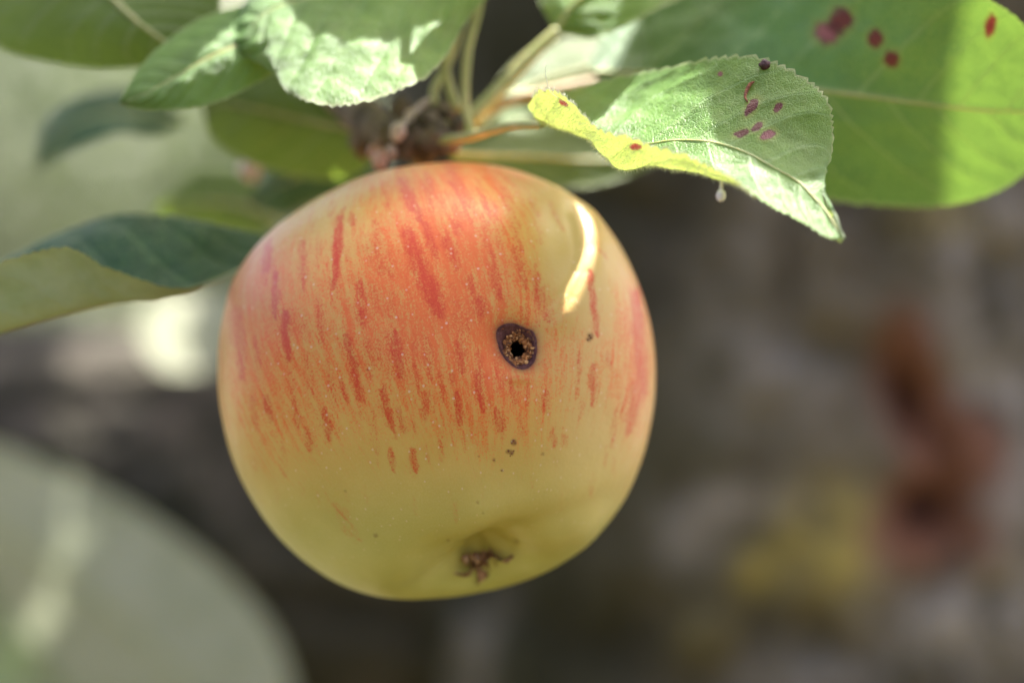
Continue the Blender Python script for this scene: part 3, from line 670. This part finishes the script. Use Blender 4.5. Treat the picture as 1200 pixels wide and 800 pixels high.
# bore hole: sunken dark collar and a tunnel going in
def build_hole():
    hc = (609.0, 409.0); na = 120
    _, N0 = hit(640, 425); loc0, _ = hit(*hc)
    nin = -np.array([0.25, -0.95, 0.12]); nin /= np.linalg.norm(nin)
    A = np.linspace(-np.pi, np.pi, na, endpoint=False)
    rings = []; col = []
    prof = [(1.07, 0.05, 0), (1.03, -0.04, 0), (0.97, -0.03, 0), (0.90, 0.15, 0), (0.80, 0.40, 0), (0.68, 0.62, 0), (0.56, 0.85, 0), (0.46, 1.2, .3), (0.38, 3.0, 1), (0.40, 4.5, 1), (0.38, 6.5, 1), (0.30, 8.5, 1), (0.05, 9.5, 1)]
    for (fr, dep, dk) in prof:
        ring = []
        for a in A:
            ro = float(hole_r(a)); ox, oy = HC[0] + ro * math.cos(a), HC[1] + ro * math.sin(a)
            # towards the tunnel mouth at hc
            px = hc[0] + (ox - hc[0]) * fr; py = hc[1] + (oy - hc[1]) * fr
            if fr <= 0.5:
                rr = 10.2 * fr / 0.42; px = hc[0] + rr * math.cos(a); py = hc[1] + rr * math.sin(a)
            lo, n = hit(px, py); ring.append(lo + nin * dep)
        rings.append(ring); col += [dk] * na
    v = np.array(rings).reshape(-1, 3)
    d = 0.26 * fbm(v, 1.1, 4, 5) * np.concatenate([np.zeros(na * 2), np.ones(len(v) - 2 * na)])
    v = v - nin * d[:, None]
    t = NT('rotten_collar'); p = t.obj(); dk = t.attr('dark')
    c = t.mix(t.mr(t.noise(p, 700, 5, 0.65), 0.3, 0.7), (0.055, 0.017, 0.019), (0.14, 0.052, 0.052))
    c = t.mix(t.math('MULTIPLY', t.mr(t.noise(p, 2500, 3), 0.55, 0.75), 0.4), c, (0.20, 0.13, 0.15))
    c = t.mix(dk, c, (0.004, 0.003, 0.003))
    b = t.princ(Base_Color=c, Roughness=0.72, Normal=t.bump(t.noise(p, 1800, 4), 0.8, 0.0003))
    b.inputs['Specular IOR Level'].default_value = 0.2
    mesh_obj('hole_collar', v, grid_faces(len(prof), na, True), t.done(b.outputs[0]), apple, dict(dark=np.array(col, float)))
    # frass crumbs around the mouth
    t = NT('frass'); p = t.obj(); isl = t.n('NewGeometry').outputs['Random Per Island']
    c = t.ramp(isl, [(0, (0.05, 0.015, 0.008)), (0.35, (0.26, 0.085, 0.022)), (0.75, (0.50, 0.19, 0.055)), (1, (0.70, 0.38, 0.17))])
    b = t.princ(Base_Color=c, Roughness=0.6, Normal=t.bump(t.noise(p, 5000, 3), 0.7, 0.0001)); mfr = t.done(b.outputs[0])
    parts = []; r = random.Random(5)
    for i in range(620):
        a = r.uniform(-math.pi, math.pi); ro = 9.3 + 0.9 * math.sin(a * 3 + 1) + 0.8 * math.sin(a * 7) + r.random() ** 1.1 * 7.5
        if math.cos(a + 2.6) > 0.4: ro += r.random() * 3
        ex = hc[0] + ro * math.cos(a) * 0.98 - 1.0; ey = hc[1] + ro * math.sin(a) * 1.12
        lo, n = hit(ex, ey); s = 0.07 + 0.20 * r.random() ** 2.2
        c_ = lo + nin * (0.95 - 0.40 * (ro - 10) / 8 - r.random() * 0.5)
        parts.append(blob(c_, s, i, 5, 6, 1.1, (r.uniform(.6, 1.6), 1, r.uniform(.6, 1.6)), 2.5))
    V, F = join(parts); tag(mesh_obj('frass', V, F, mfr, apple, smooth=False), kind='stuff')
build_hole()

# calyx: five dried sepals and crumbs in the basin
def build_calyx():
    lo, n = hit(567, 648); t = NT('dry_sepal'); p = t.obj()
    c = t.ramp(t.noise(p, 900, 5, 0.6), [(0.3, (0.02, 0.012, 0.008)), (0.45, (0.17, 0.08, 0.04)), (0.56, (0.40, 0.21, 0.13)), (0.68, (0.60, 0.43, 0.33))])
    b = t.princ(Base_Color=c, Roughness=0.85, Normal=t.bump(t.noise(p, 2200, 4), 0.9, 0.0003)); ms = t.done(b.outputs[0])
    ns = -n if n[1] > 0 else n
    ax = np.array([AX[0], AX[1], AX[2]]); a1 = np.cross(ax, [0, 0, 1.0]); a1 /= np.linalg.norm(a1); a2 = np.cross(ax, a1)
    cen = lo + ax * 0.5
    for k in range(5):
        an = k * 2 * math.pi / 5 + 0.4; rad = a1 * math.cos(an) + a2 * math.sin(an); tan = np.cross(ax, rad)
        rows = []
        for t_, wd, ht, out in ((0, 1.2, 0.0, 1.4), (0.3, 1.5, 1.2, 2.2), (0.6, 1.1, 2.2, 2.9), (0.85, 0.55, 2.6, 4.0), (1, 0.06, 2.1 + 0.5 * (k % 2), 5.4)):
            m = cen + rad * out + ax * (ht * 0.9) + tan * 0.4 * math.sin(k + t_ * 3)
            rows.append([m - tan * wd + ax * 0.35, m, m + tan * wd + ax * 0.25])
        g = crom(np.transpose(crom(np.array(rows), 18), (1, 0, 2)), 9); g = np.transpose(g, (1, 0, 2)).reshape(-1, 3)
        g = g + 0.25 * np.stack([vnoise(g, 1.5, k), vnoise(g, 1.5, k + 9), vnoise(g, 1.5, k + 19)], 1)
        top = g; bot = g - ax * 0.14
        ff = grid_faces(18, 9); V = np.vstack([top, bot]); F = np.vstack([ff, ff[:, ::-1] + len(top)])
        mesh_obj('sepal', V, F, ms, apple)
    parts = []; r = random.Random(3)
    for i in range(45):
        q = r.random() ** .5 * 2.6; an = r.uniform(0, 6.28)
        parts.append(blob(cen + (a1 * math.cos(an) * 1.6 + a2 * math.sin(an)) * q + ax * r.uniform(-.2, 1.0), r.uniform(.2, .55), i, 6, 8, .45, (1, 1, 1.2), 2.2))
    for i in range(16):
        an = r.uniform(0, 6.28); rad = a1 * math.cos(an) + a2 * math.sin(an); q = cen + rad * r.uniform(.5, 2.2)
        parts.append(tube([q, q + ax * 1.2 + rad * .5, q + ax * 2.2 + rad * r.uniform(.2, 1.6)], [.13, .1, .05], 5, 6))
    V, F = join(parts); tag(mesh_obj('calyx_crumbs', V, F, ms, apple), kind='stuff')
build_calyx()

# a small dark speck of dirt and scab crumbs near the hole
def small_crumbs():
    parts = []
    for i, (x, y, s) in enumerate([(602, 516, .28), (604, 519, .2), (600, 519, .2), (596, 528, .25), (600, 531, .2), (598, 534, .14), (602, 528, .16), (588, 551, .13), (579, 539, .12), (691, 393, .28), (692.5, 396, .25), (689, 398, .2)]):
        lo, n = hit(x, y); parts.append(blob(lo, s * .75, i, 6, 8, .5, (1, 1, 1), 2))
    V, F = join(parts); tag(mesh_obj('scab', V, F, M_brown, apple), kind='stuff')
small_crumbs()

# ============================================================ THE TWIG WITH ITS LEAVES
SP = P(492, 168, 48)
branch = empty('apple_twig', SP)
tag(branch, 'leafy apple twig with serrated leaves and pale stalks spreading above the apple', 'twig')
# apple stalk (part of the apple)
sv, sf = tube([AC - AX * 18, AC - AX * 26 + np.array([0, 0, 2]), P(488, 196, 56), SP], [1.3, 1.1, 1.2, 1.8], 12, 30, .15, 2)
mesh_obj('stalk', sv, sf, M_stem_brown, apple)
# woody spur
parts = [tube([P(535, 168, 42), P(500, 165, 46), P(462, 160, 52), P(428, 140, 60), P(385, 95, 75), P(330, 0, 100), P(250, -220, 150), P(120, -600, 230)],
              [1.6, 3.2, 3.6, 3.4, 3.4, 3.8, 4.6, 6], 22, 110, 1.0, 4)]
for i, (x, y, d, r_) in enumerate([(515, 160, 44, 2.4), (500, 150, 47, 2.6), (478, 165, 45, 2.6), (455, 165, 50, 2.5), (520, 135, 50, 2.2), (540, 150, 44, 2.0), (498, 178, 48, 2.0), (470, 130, 55, 2.2), (440, 150, 54, 2.2), (425, 165, 60, 2.6)]):
    parts.append(blob(P(x, y, d), r_, i + 30, 12, 16, .45, (1, 1, 1.2), 1.8))
V, F = join(parts); mesh_obj('spur', V, F, M_wood, branch)
for i, (x, y, d, r_, m) in enumerate([(445, 188, 42, 1.45, M_bud), (466, 155, 42, 1.35, M_bud_pale), (482, 137, 48, 1.2, M_bud_pale), (459, 178, 44, 1.0, M_bud_pale), (437, 178, 46, 1.0, M_bud), (293, 198, 95, 2.0, M_bud_pale)]):
    V, F = join([blob(P(x, y, d), r_, i + 60, 12, 16, .25, (1, 1, 1.25), 2), tube([P(x, y, d), P(x + 10, y - 12, d + 3), P(x + 22, y - 18, d + 5)], [r_ * .5, r_ * .45, r_ * .6], 8, 10)])
    mesh_obj('bud', V, F, m, branch)

# --- leaf A: the curled leaf in focus at the right
A_ROWS = [[(622, 128, 22), (628, 134, 21), (634, 146, 19), (628, 138, 16), (618, 124, 14)],
          [(655, 112, 30), (660, 128, 24), (668, 152, 17), (650, 142, 10), (632, 110, 7)],
          [(705, 96, 30), (708, 118, 23), (705, 160, 11), (690, 158, 4), (662, 116, 2)],
          [(760, 87, 24), (758, 112, 18), (742, 170, 6), (722, 193, 0.5), (702, 153, -2)],
          [(826, 72, 14), (815, 110, 9), (790, 164, 1), (762, 194, -5), (750, 170, -8)],
          [(885, 69, 7), (865, 115, 2), (835, 166, -4), (808, 198, -9), (806, 186, -11)],
          [(935, 88, 3.5), (905, 130, -1), (874, 178, -7), (852, 208, -12), (850, 206, -14)],
          [(964, 116, 2), (935, 150, -2.5), (905, 195, -9), (888, 224, -14), (880, 226, -16)],
          [(974, 150, 0), (955, 176, -4), (935, 212, -10), (918, 240, -15), (910, 244, -17)],
          [(973, 188, -3), (966, 203, -7), (955, 232, -12), (944, 255, -16), (938, 258, -18)],
          [(958, 208, -7), (968, 228, -10), (970, 250, -14), (966, 270, -18), (963, 273, -19)],
          [(986, 279, -18), (987, 280, -18), (988, 281, -18), (987, 281, -19), (986, 281, -19)]]
A_SPOTS = [(881, 125, 12, 5.5, -0.95, 0.15), (912, 126, 7, 4, -0.9, 0.2), (869, 156, 9, 4.5, -0.3, 0.1), (887, 149, 8, 4, -0.65, 0.1), (900, 158, 9.5, 5.5, -0.35, 0.75), (844, 87, 3, 3, 0, 0.6), (745, 172, 7, 4, 0, .1), (660, 121, 6, 3, .6, .1)]
leafA = leaf(branch, A_ROWS, M_leaf, 460, 150, spots=A_SPOTS, pet=[(505, 168, 44), (550, 160, 38), (595, 148, 28)], label='curled fresh green leaf in focus with red brown spots',
             teeth=44, tooth=0.95, pucker=0.42, nside=9, seed=3, petr=0.85, midr=0.12, groove=0.06)

# --- B: folded leaf at the left
leaf(branch, [[(335, 284, 52), (335, 290, 48), (335, 297, 44)], [(282, 271, 50), (275, 318, 42), (272, 323, 36)], [(212, 256, 48), (208, 343, 36), (206, 338, 29)], [(142, 252, 48), (132, 354, 34), (130, 318, 24)],
              [(78, 270, 50), (70, 368, 33), (75, 291, 22)], [(0, 307, 52), (0, 388, 34), (-5, 312, 23)], [(-70, 345, 54), (-75, 405, 38), (-75, 345, 30)], [(-125, 405, 50), (-127, 407, 49), (-128, 409, 48)]],
     M_leaf_dark, 200, 61, flip=True, label='folded dark blue green leaf at the left showing its pale underside', teeth=40, tooth=0.6, seed=5, midr=.4)
# --- C2 broad bright leaf top, C1 tip leaf
leaf(branch, [[(600, -42, 50), (601, -40, 50), (602, -38, 50)], [(558, -85, 58), (545, -32, 46), (552, 18, 36)], [(500, -95, 60), (490, -20, 42), (508, 82, 22)], [(440, -92, 60), (430, -15, 40), (448, 114, 17)],
              [(378, -72, 58), (370, -5, 38), (388, 123, 16)], [(320, -42, 54), (320, 10, 36), (338, 108, 20)], [(286, 0, 48), (292, 32, 35), (314, 80, 26)], [(258, 50, 38), (260, 52, 38), (262, 54, 38)]],
     M_leaf, 220, 81, flip=True, label='broad green leaf above the apple with a white sunlit lower lobe', teeth=34, tooth=0.6, pucker=.6, seed=8, pet=[(535, 130, 50), (522, 80, 52), (530, 30, 52), (560, -20, 51)], petr=.8)
leaf(branch, [[(400, 0, 52), (401, 2, 52), (402, 4, 52)], [(340, -15, 50), (350, 30, 42), (350, 70, 40)], [(290, 5, 46), (300, 45, 36), (315, 88, 34)], [(240, 22, 42), (250, 65, 32), (270, 112, 30)],
              [(195, 48, 38), (205, 90, 30), (222, 126, 28)], [(164, 80, 34), (172, 108, 29), (180, 128, 28)], [(140, 119, 30), (141, 121, 30), (142, 123, 30)]],
     M_leaf, 160, 61, flip=True, label='light green leaf tip with a tan edge at the upper left', teeth=34, tooth=0.45, seed=12)
# --- D top left olive underside
leaf(branch, [[(60, -120, 60), (61, -119, 60), (62, -118, 60)], [(165, -110, 58), (90, -60, 56), (0, -50, 58)], [(235, -60, 54), (125, -10, 50), (-15, 42, 54)], [(256, -5, 52), (160, 25, 46), (70, 74, 52)],
              [(248, 35, 50), (195, 50, 46), (148, 79, 50)], [(222, 68, 48), (223, 69, 48), (224, 70, 48)]],
     M_leaf_olive, 130, 51, flip=True, label='olive leaf underside in the top left corner with a pale midrib', teeth=34, tooth=.5, seed=15, midr=.9)
# --- E dark blurred leaf, small ones
leaf(branch, [[(215, 138, 120), (216, 140, 120), (217, 142, 120)], [(180, 112, 122), (180, 135, 120), (182, 158, 118)], [(130, 106, 124), (132, 132, 120), (140, 156, 116)], [(80, 122, 126), (86, 145, 122), (98, 170, 118)],
              [(50, 150, 130), (58, 168, 126), (66, 184, 124)], [(42, 196, 130), (43, 197, 130), (44, 198, 130)]], M_leaf_dark, 70, 25, flip=True, label='small dark green blurred leaf at the left', seed=18)
# --- F olive leaf behind the cluster
leaf(branch, [[(452, 158, 66), (453, 160, 66), (454, 162, 66)], [(430, 112, 74), (410, 152, 70), (415, 205, 74)], [(360, 84, 78), (352, 140, 74), (350, 206, 80)], [(295, 82, 80), (300, 128, 76), (290, 188, 82)],
              [(250, 102, 82), (262, 122, 80), (248, 160, 84)], [(236, 126, 84), (237, 128, 84), (238, 130, 84)]], M_leaf_olive, 100, 41, flip=False, label='olive green leaf behind the upper left cluster', seed=21)
leaf(branch, [[(460, 170, 72), (461, 171, 72), (462, 172, 72)], [(430, 160, 92), (425, 190, 88), (420, 225, 90)], [(380, 160, 98), (375, 198, 94), (370, 236, 96)], [(335, 178, 100), (332, 215, 98), (330, 252, 100)], [(290, 235, 104), (291, 237, 104), (292, 239, 104)]],
     M_leaf_dark, 70, 25, flip=True, label='dark leaf in shade just left above the apple', seed=24)
leaf(branch, [[(330, 262, 118), (331, 263, 118), (332, 264, 118)], [(300, 212, 122), (290, 242, 118), (292, 276, 118)], [(240, 200, 124), (238, 236, 120), (240, 272, 122)], [(200, 225, 128), (204, 242, 126), (208, 262, 126)], [(180, 250, 130), (181, 251, 130), (182, 252, 130)]],
     M_leaf_olive, 70, 25, flip=False, label='small yellow olive leaf above the folded left leaf', seed=27)
# --- I leaf behind the apple's top right shoulder
leaf(branch, [[(515, 176, 52), (516, 178, 52), (517, 180, 52)], [(560, 158, 66), (562, 182, 62), (560, 206, 62)], [(620, 146, 74), (622, 184, 70), (620, 216, 68)], [(680, 150, 78), (682, 188, 74), (680, 219, 72)], [(730, 165, 80), (730, 188, 78), (728, 208, 76)], [(768, 188, 82), (769, 189, 82), (770, 190, 82)]],
     M_leaf_olive, 110, 41, flip=False, label='olive leaf behind the top right shoulder of the apple', seed=30)
# --- K dark green leaf between the stalks
leaf(branch, [[(560, 150, 60), (561, 151, 60), (562, 152, 60)], [(590, 90, 82), (600, 115, 80), (615, 140, 80)], [(640, 52, 92), (655, 90, 88), (670, 128, 90)], [(710, 40, 98), (720, 75, 94), (735, 115, 96)], [(790, 40, 102), (792, 66, 100), (794, 96, 102)], [(840, 62, 104), (841, 63, 104), (842, 64, 104)]],
     M_leaf_olive, 90, 31, flip=False, label='mid green blurred leaf between the pale stalks', seed=33)
# --- H white sunlit leaf at the top
leaf(branch, [[(650, 38, 52), (652, 39, 52), (654, 40, 52)], [(632, -10, 60), (672, 8, 52), (705, 42, 46)], [(655, -70, 64), (715, -28, 54), (765, 12, 46)], [(715, -120, 64), (770, -60, 56), (815, -15, 50)], [(790, -130, 62), (820, -95, 58), (850, -55, 54)], [(880, -125, 60), (881, -124, 60), (882, -123, 60)]],
     M_leaf, 110, 41, flip=False, label='white sunlit leaf base at the top, on a thick pale stalk', seed=36, pet=[(552, 140, 46), (585, 105, 48), (622, 66, 50)], petr=1.35)
# --- J big leaf at the right
J_SPOTS = [(970, 38, 16, 13, 0, 0.9), (985, 24, 14, 15, 0, 0.1), (1026, 46, 10, 10, 0, 0.15), (1045, 69, 9, 10, 0, 0.15), (1161, 30, 6, 14, 0.2, 0.0), (700, 30, 1, 1, 0, 0)]
leaf(branch, [[(688, 82, 52), (689, 84, 52), (690, 86, 52)], [(735, -5, 70), (760, 88, 58), (775, 148, 56)], [(850, -55, 68), (870, 97, 48), (872, 205, 50)], [(975, -66, 44), (980, 108, 40), (975, 234, 50)], [(1080, -45, 24), (1080, 121, 36), (1085, 242, 50)],
              [(1156, -2, 24), (1150, 129, 36), (1162, 224, 48)], [(1205, 38, 27), (1205, 131, 38), (1210, 195, 46)], [(1262, 138, 42), (1263, 139, 42), (1264, 140, 42)]],
     M_leaf_big, 240, 91, flip=False, spots=J_SPOTS, label='large green leaf at the upper right, glowing yellow at its right end', teeth=44, tooth=.55, pucker=.5, seed=39, midr=.35)
# --- extra stalks
for (pts, r_, m) in [([(552, 158, 42), (545, 118, 44), (548, 60, 46), (560, 10, 48), (572, -60, 50)], 0.85, M_stem), ([(525, 150, 48), (508, 110, 54), (530, 60, 58), (556, -40, 60)], 0.7, M_stem),
                     ([(520, 165, 48), (580, 125, 56), (640, 108, 60), (700, 96, 66), (760, 90, 72)], 1.0, M_stem_brown)]:
    pp = [P(*q) for q in pts]; V, F = tube(pp, [r_ * 1.2] + [r_] * (len(pp) - 2) + [r_ * .8], 14, 60, .08, 6); mesh_obj('stalk', V, F, m, branch)

# ---- unseen leaves and stem added above the frame, shaped to throw the dappled shade
SV = np.array(SUN); UA = np.cross([0, 1, 0], SV); UA /= np.linalg.norm(UA); UB = np.cross(SV, UA)
def Q(a, b, t): return AC + UA * a + UB * b + SV * t
def shade_leaf(rows, t, lab, seed, nu=90, nv=31):
    leaf(branch, [[Q(a, b, t + dt) for (a, b, dt) in r] for r in rows], M_leaf, nu, nv, flip=False, pix=False, seed=seed, teeth=30, tooth=.5, label=lab)
shade_leaf([[(-22, -28.5, 0), (-22, -28, 0), (-22, -27.5, 0)], [(-15, -33, 1), (-15, -28, 0), (-15, -19, 1)], [(-3, -35, 2), (-3, -28, 0), (-3, -15, 2)], [(6, -35, 2), (7, -28, 0), (6.5, -14.5, 2)], [(11.5, -34, 2), (12.5, -29, 0), (10.6, -18.6, 2)],
         [(13.6, -31.5, 1), (14.5, -28, 0), (13.5, -23.0, 1)], [(15.4, -30, 0), (15.8, -28, 0), (15.5, -26.0, 0)], [(16.4, -28.3, 0), (16.4, -28, 0), (16.4, -27.7, 0)]], 84, 'leaf added above the frame to shade the apple', 61)
shade_leaf([[(44, 34, 0), (44.5, 34, 0), (45, 34, 0)], [(20, 22, 3), (36, 20, 0), (52, 18, 3)], [(13, 2, 4), (33, 0, 0), (54, -2, 4)], [(9.4, -16, 3), (30, -18, 0), (50, -22, 4)], [(17.75, -25.5, 3), (30, -30, 0), (46, -36, 3)],
         [(18.6, -32, 2), (29, -36, 0), (39, -43, 2)], [(25, -42, 0), (28, -46, 0), (31, -47.5, 0)], [(28, -50, 0), (28.4, -50, 0), (28.8, -50, 0)]], 240, 'leaf added higher above the frame to shade the right side', 64)
shade_leaf([[(78, 28, 0), (78.5, 28, 0), (79, 28, 0)], [(48, 20, 3), (62, 16, 0), (77, 8, 3)], [(44, 0, 4), (58, -4, 0), (74, -8, 4)], [(38, -20, 3), (54, -24, 0), (66, -30, 4)], [(34, -38, 3), (47, -40, 0), (62, -44, 3)],
         [(32, -48, 2), (42, -49, 0), (54, -51, 2)], [(34, -53, 0), (36, -53, 0), (40, -53, 0)]], 560, 'leaf added higher above the frame to shade the large right leaf', 67)
shade_leaf([[(-2, 14, 0), (-2, 15, 0), (-2, 16, 0)], [(-8, -14, 3), (-10, 2, 0), (-10, 18, 3)], [(-20, -23, 4), (-22, 0, 0), (-24, 26, 4)], [(-36, -24.5, 4), (-38, 0, 0), (-38, 26, 4)], [(-50, -12, 2), (-51, 2, 0), (-50, 15, 2)], [(-60, 3, 0), (-60, 3.5, 0), (-60, 4, 0)]], 128, 'leaf added above the frame to shade the broad green leaf', 70)
shade_leaf([[(-48, -2, 0), (-48, -1, 0), (-48, 0, 0)], [(-55, -16, 3), (-57, 0, 0), (-56, 18, 3)], [(-68, -18, 4), (-70, 2, 0), (-70, 22, 4)], [(-84, -14, 4), (-86, 4, 0), (-86, 22, 4)], [(-98, -5, 2), (-100, 6, 0), (-98, 16, 2)], [(-108, 8, 0), (-108, 8.5, 0), (-108, 9, 0)]], 118, 'leaf added above the frame to shade the upper left leaves', 73)
shade_leaf([[(40, -30, 0), (41, -30, 0), (42, -30, 0)], [(30, -38, 0), (41, -37, 0), (53, -38, 0)], [(28, -48, 1), (40, -48, 0), (55, -48, 1)], [(30.5, -54.5, 0), (41, -55, 0), (52, -54, 0)], [(35.5, -57.8, 0), (42, -58, 0), (48, -57.5, 0)], [(41, -59.6, 0), (42, -59.6, 0), (43, -59.6, 0)]], 120, 'leaf added above the frame to shade the curled leaf', 79)
shade_leaf([[(-10, 50, 0), (-10, 51, 0), (-10, 52, 0)], [(-24, 34, 3), (-26, 50, 0), (-26, 68, 3)], [(-40, 24, 4), (-42, 50, 0), (-42, 80, 4)], [(-58, 24, 4), (-60, 50, 0), (-60, 82, 4)], [(-74, 34, 2), (-75, 52, 0), (-74, 72, 2)], [(-88, 52, 0), (-88, 52.5, 0), (-88, 53, 0)]], 150, 'leaf added above the frame to shade the leaves behind', 76)
parts = [tube([P(250, -220, 150), Q(-48, 0, 122), Q(-22, 6, 134), Q(-2, 15, 140), Q(20, 26, 180), Q(44, 34, 240), Q(66, 34, 340), Q(78, 28, 560)], [3, 2.6, 2.2, 2, 1.8, 1.5, 1.2], 12, 80, .4, 9),
         tube([Q(20, 26, 180), Q(36, 0, 140), Q(41, -30, 120)], [1.2, .9, .8], 10, 24, .1, 9),
         tube([Q(-22, 6, 134), Q(-12, 30, 140), Q(-10, 51, 150)], [1.2, .9, .8], 10, 24, .1, 9),
         tube([Q(-22, 6, 134), Q(-26, -16, 110), Q(-22, -28, 84)], [1.2, .9, .8], 10, 24, .1, 9)]
V, F = join(parts); mesh_obj('upper_stem', V, F, M_wood, branch)

# ---- small things sitting on the curled leaf
bvA = BVHTree.FromObject(leafA, bpy.context.evaluated_depsgraph_get())
def hitA(px, py):
    d = (Vector(P(px, py, 0).tolist()) - CAMP).normalized(); loc, n, i, s = bvA.ray_cast(CAMP * 0.001, d)
    return (np.array(loc) * 1000 if loc is not None else P(px, py, 2))
c_ = hitA(896, 78) + np.array([0, -0.3, 0.2])
V, F = blob(c_, 0.85, 3, 16, 20, .4, (1, .8, 1), 1.8); o = mesh_obj('crumb', V, F, M_crumb); tag(o, 'dark red crumb stuck on the serrated upper edge of the curled leaf', 'crumb')
c_ = P(845, 229, -11)
V, F = join([blob(c_, 0.85, 8, 14, 18, .15, (.9, .8, 1.2), 1.5), tube([c_ + np.array([0, 0, .6]), c_ + np.array([.1, .2, 2.6])], [.35, .2], 8, 6)]); o = mesh_obj('fleck', V, F, M_fleck)
tag(o, 'tiny pale pink fleck dangling below the rim of the curled leaf', 'fleck')
cc_ = [hitA(x, y) + np.array([0, -0.35, 0]) for x, y in [(884, 96), (879, 99), (875, 106), (873, 114), (876, 120)]]
V, F = tube(cc_, [.1, .3, .3, .22, .12], 8, 24); o = mesh_obj('husk', V, F, M_brown); tag(o, 'small curved pale brown husk lying above the red spots on the curled leaf', 'husk')

# fuzz on the curled margin
def fuzz():
    me = leafA.data; n = len(me.vertices); co = np.empty(n * 3); me.vertices.foreach_get('co', co); co = co.reshape(460, 150, 3) * 1000
    no = np.empty(n * 3); me.vertices.foreach_get('normal', no); no = no.reshape(460, 150, 3)
    r = np.random.default_rng(11); V = []; Fc = []
    for k in range(5200):
        i = r.integers(20, 300); j = r.integers(92, 149)
        if r.random() < .25: j = 149
        p = co[i, j]; L = r.uniform(0.35, 0.9); d = no[i, j] * (-1) + r.normal(size=3) * 0.45
        if j > 145: d = (co[i, 149] - co[i, 140]) / (np.linalg.norm(co[i, 149] - co[i, 140]) + 1e-6) + r.normal(size=3) * .5
        d /= np.linalg.norm(d); s = np.cross(d, [0, 1, 0.1]); s /= (np.linalg.norm(s) + 1e-6); s *= 0.022
        q = p + d * L * .6 + r.normal(size=3) * .05; e = q + (d + r.normal(size=3) * .5) * L * .4
        b = len(V); V += [p - s, p + s, q + s * .7, q - s * .7, e]; Fc += [(b, b + 1, b + 2, b + 3), (b + 3, b + 2, b + 4)]
    h = [P(660, 119, 3), P(645, 108, 2), P(641, 95, 2), P(639, 84, 2), P(641, 76, 2)]
    v, f = tube(h, [.05, .045, .04, .035, .02], 5, 14); b = len(V); V = np.vstack([np.array(V), v]); Fc += [[i + b for i in q] for q in f]
    o = mesh_obj('leaf_hairs', V, Fc, M_hair, leafA, smooth=False); tag(o, kind='stuff')
fuzz()

# ============================================================ SECOND TWIG, lower left, well behind
tw = empty('lower_twig', P(-260, 620, 280))
tag(tw, 'blurred twig behind at the lower left carrying a large pale leaf', 'twig')
V, F = tube([P(-500, 300, 330), P(-330, 420, 300), P(-200, 470, 280), P(-150, 520, 275)], [4, 3, 2.4, 1.4], 12, 40, .4, 3); mesh_obj('stem', V, F, M_wood, tw)
leaf(tw, [[(-166, 532, 320), (-165, 534, 320), (-164, 536, 320)], [(-106, 502, 313), (-116, 574, 317), (-126, 624, 325)], [(-6, 522, 307), (-31, 604, 313), (-56, 654, 325)], [(94, 562, 303), (59, 664, 309), (9, 719, 323)], [(189, 616, 301), (144, 729, 307), (74, 799, 321)],
          [(274, 684, 301), (219, 804, 307), (144, 884, 321)], [(329, 759, 303), (284, 874, 309), (224, 944, 321)], [(354, 864, 309), (334, 934, 313), (294, 984, 321)], [(369, 999, 317), (370, 1000, 317), (371, 1001, 317)]],
     M_leaf_pale, 140, 51, flip=True, label='large pale grey green leaf, strongly blurred at the lower left', seed=50, midr=.8)
leaf(tw, [[(-150, 620, 300), (-149, 621, 300), (-148, 622, 300)], [(-60, 640, 320), (-70, 700, 320), (-80, 760, 320)], [(30, 690, 325), (10, 760, 325), (-10, 830, 325)], [(110, 760, 330), (90, 830, 330), (60, 890, 330)], [(160, 880, 330), (161, 881, 330), (162, 882, 330)]],
     M_leaf_dark, 70, 25, flip=True, label='dark green leaf in the bottom left corner, behind the pale leaf', seed=53)
leaf(tw, [[(300, 350, 310), (301, 351, 310), (302, 352, 310)], [(262, 345, 330), (262, 380, 310), (264, 425, 295)], [(212, 345, 330), (210, 390, 310), (212, 436, 292)], [(178, 358, 328), (176, 390, 312), (180, 422, 298)], [(160, 380, 316), (159, 381, 316), (158, 382, 316)]],
     M_leaf_cream, 70, 25, flip=True, label='cream sunlit leaf blurred between the folded leaf and the apple', seed=56)


for k, (a0, b0) in enumerate([(-112, 352), (-160, 340), (-205, 345), (-95, 395), (-150, 390), (-245, 365), (-200, 395), (-125, 312), (-172, 316), (-215, 318)]):  # unseen leaves added to keep the sun off the limb
    c0 = Q(a0, b0, 345 + 12 * k); dr = UA * math.cos(0.5 + k) + UB * math.sin(0.5 + k) * .5
    free_leaf(tw, c0 - dr * 34, c0 + dr * 34, 46, SV, M_leaf, seed=80 + k, label='leaf added above the frame to shade the dark limb')
for k, (a0, b0) in enumerate([(-108, 284), (-138, 288), (-166, 280)]):  # unseen leaves added to block a sun patch on the pale leaf
    c0 = Q(a0, b0, 420 + 10 * k)
    free_leaf(tw, c0 + UB * 34, c0 - UB * 36, 42, SV, M_leaf, seed=95 + k, label='leaf added above the frame to shade the large pale leaf')
V, F = tube([P(-500, 300, 330), Q(-300, 370, 300), Q(-205, 368, 350), Q(-150, 366, 352), Q(-95, 370, 360)], [4, 3, 2.4, 2, 1.4], 12, 60, .4, 3); mesh_obj('stem', V, F, M_wood, tw)
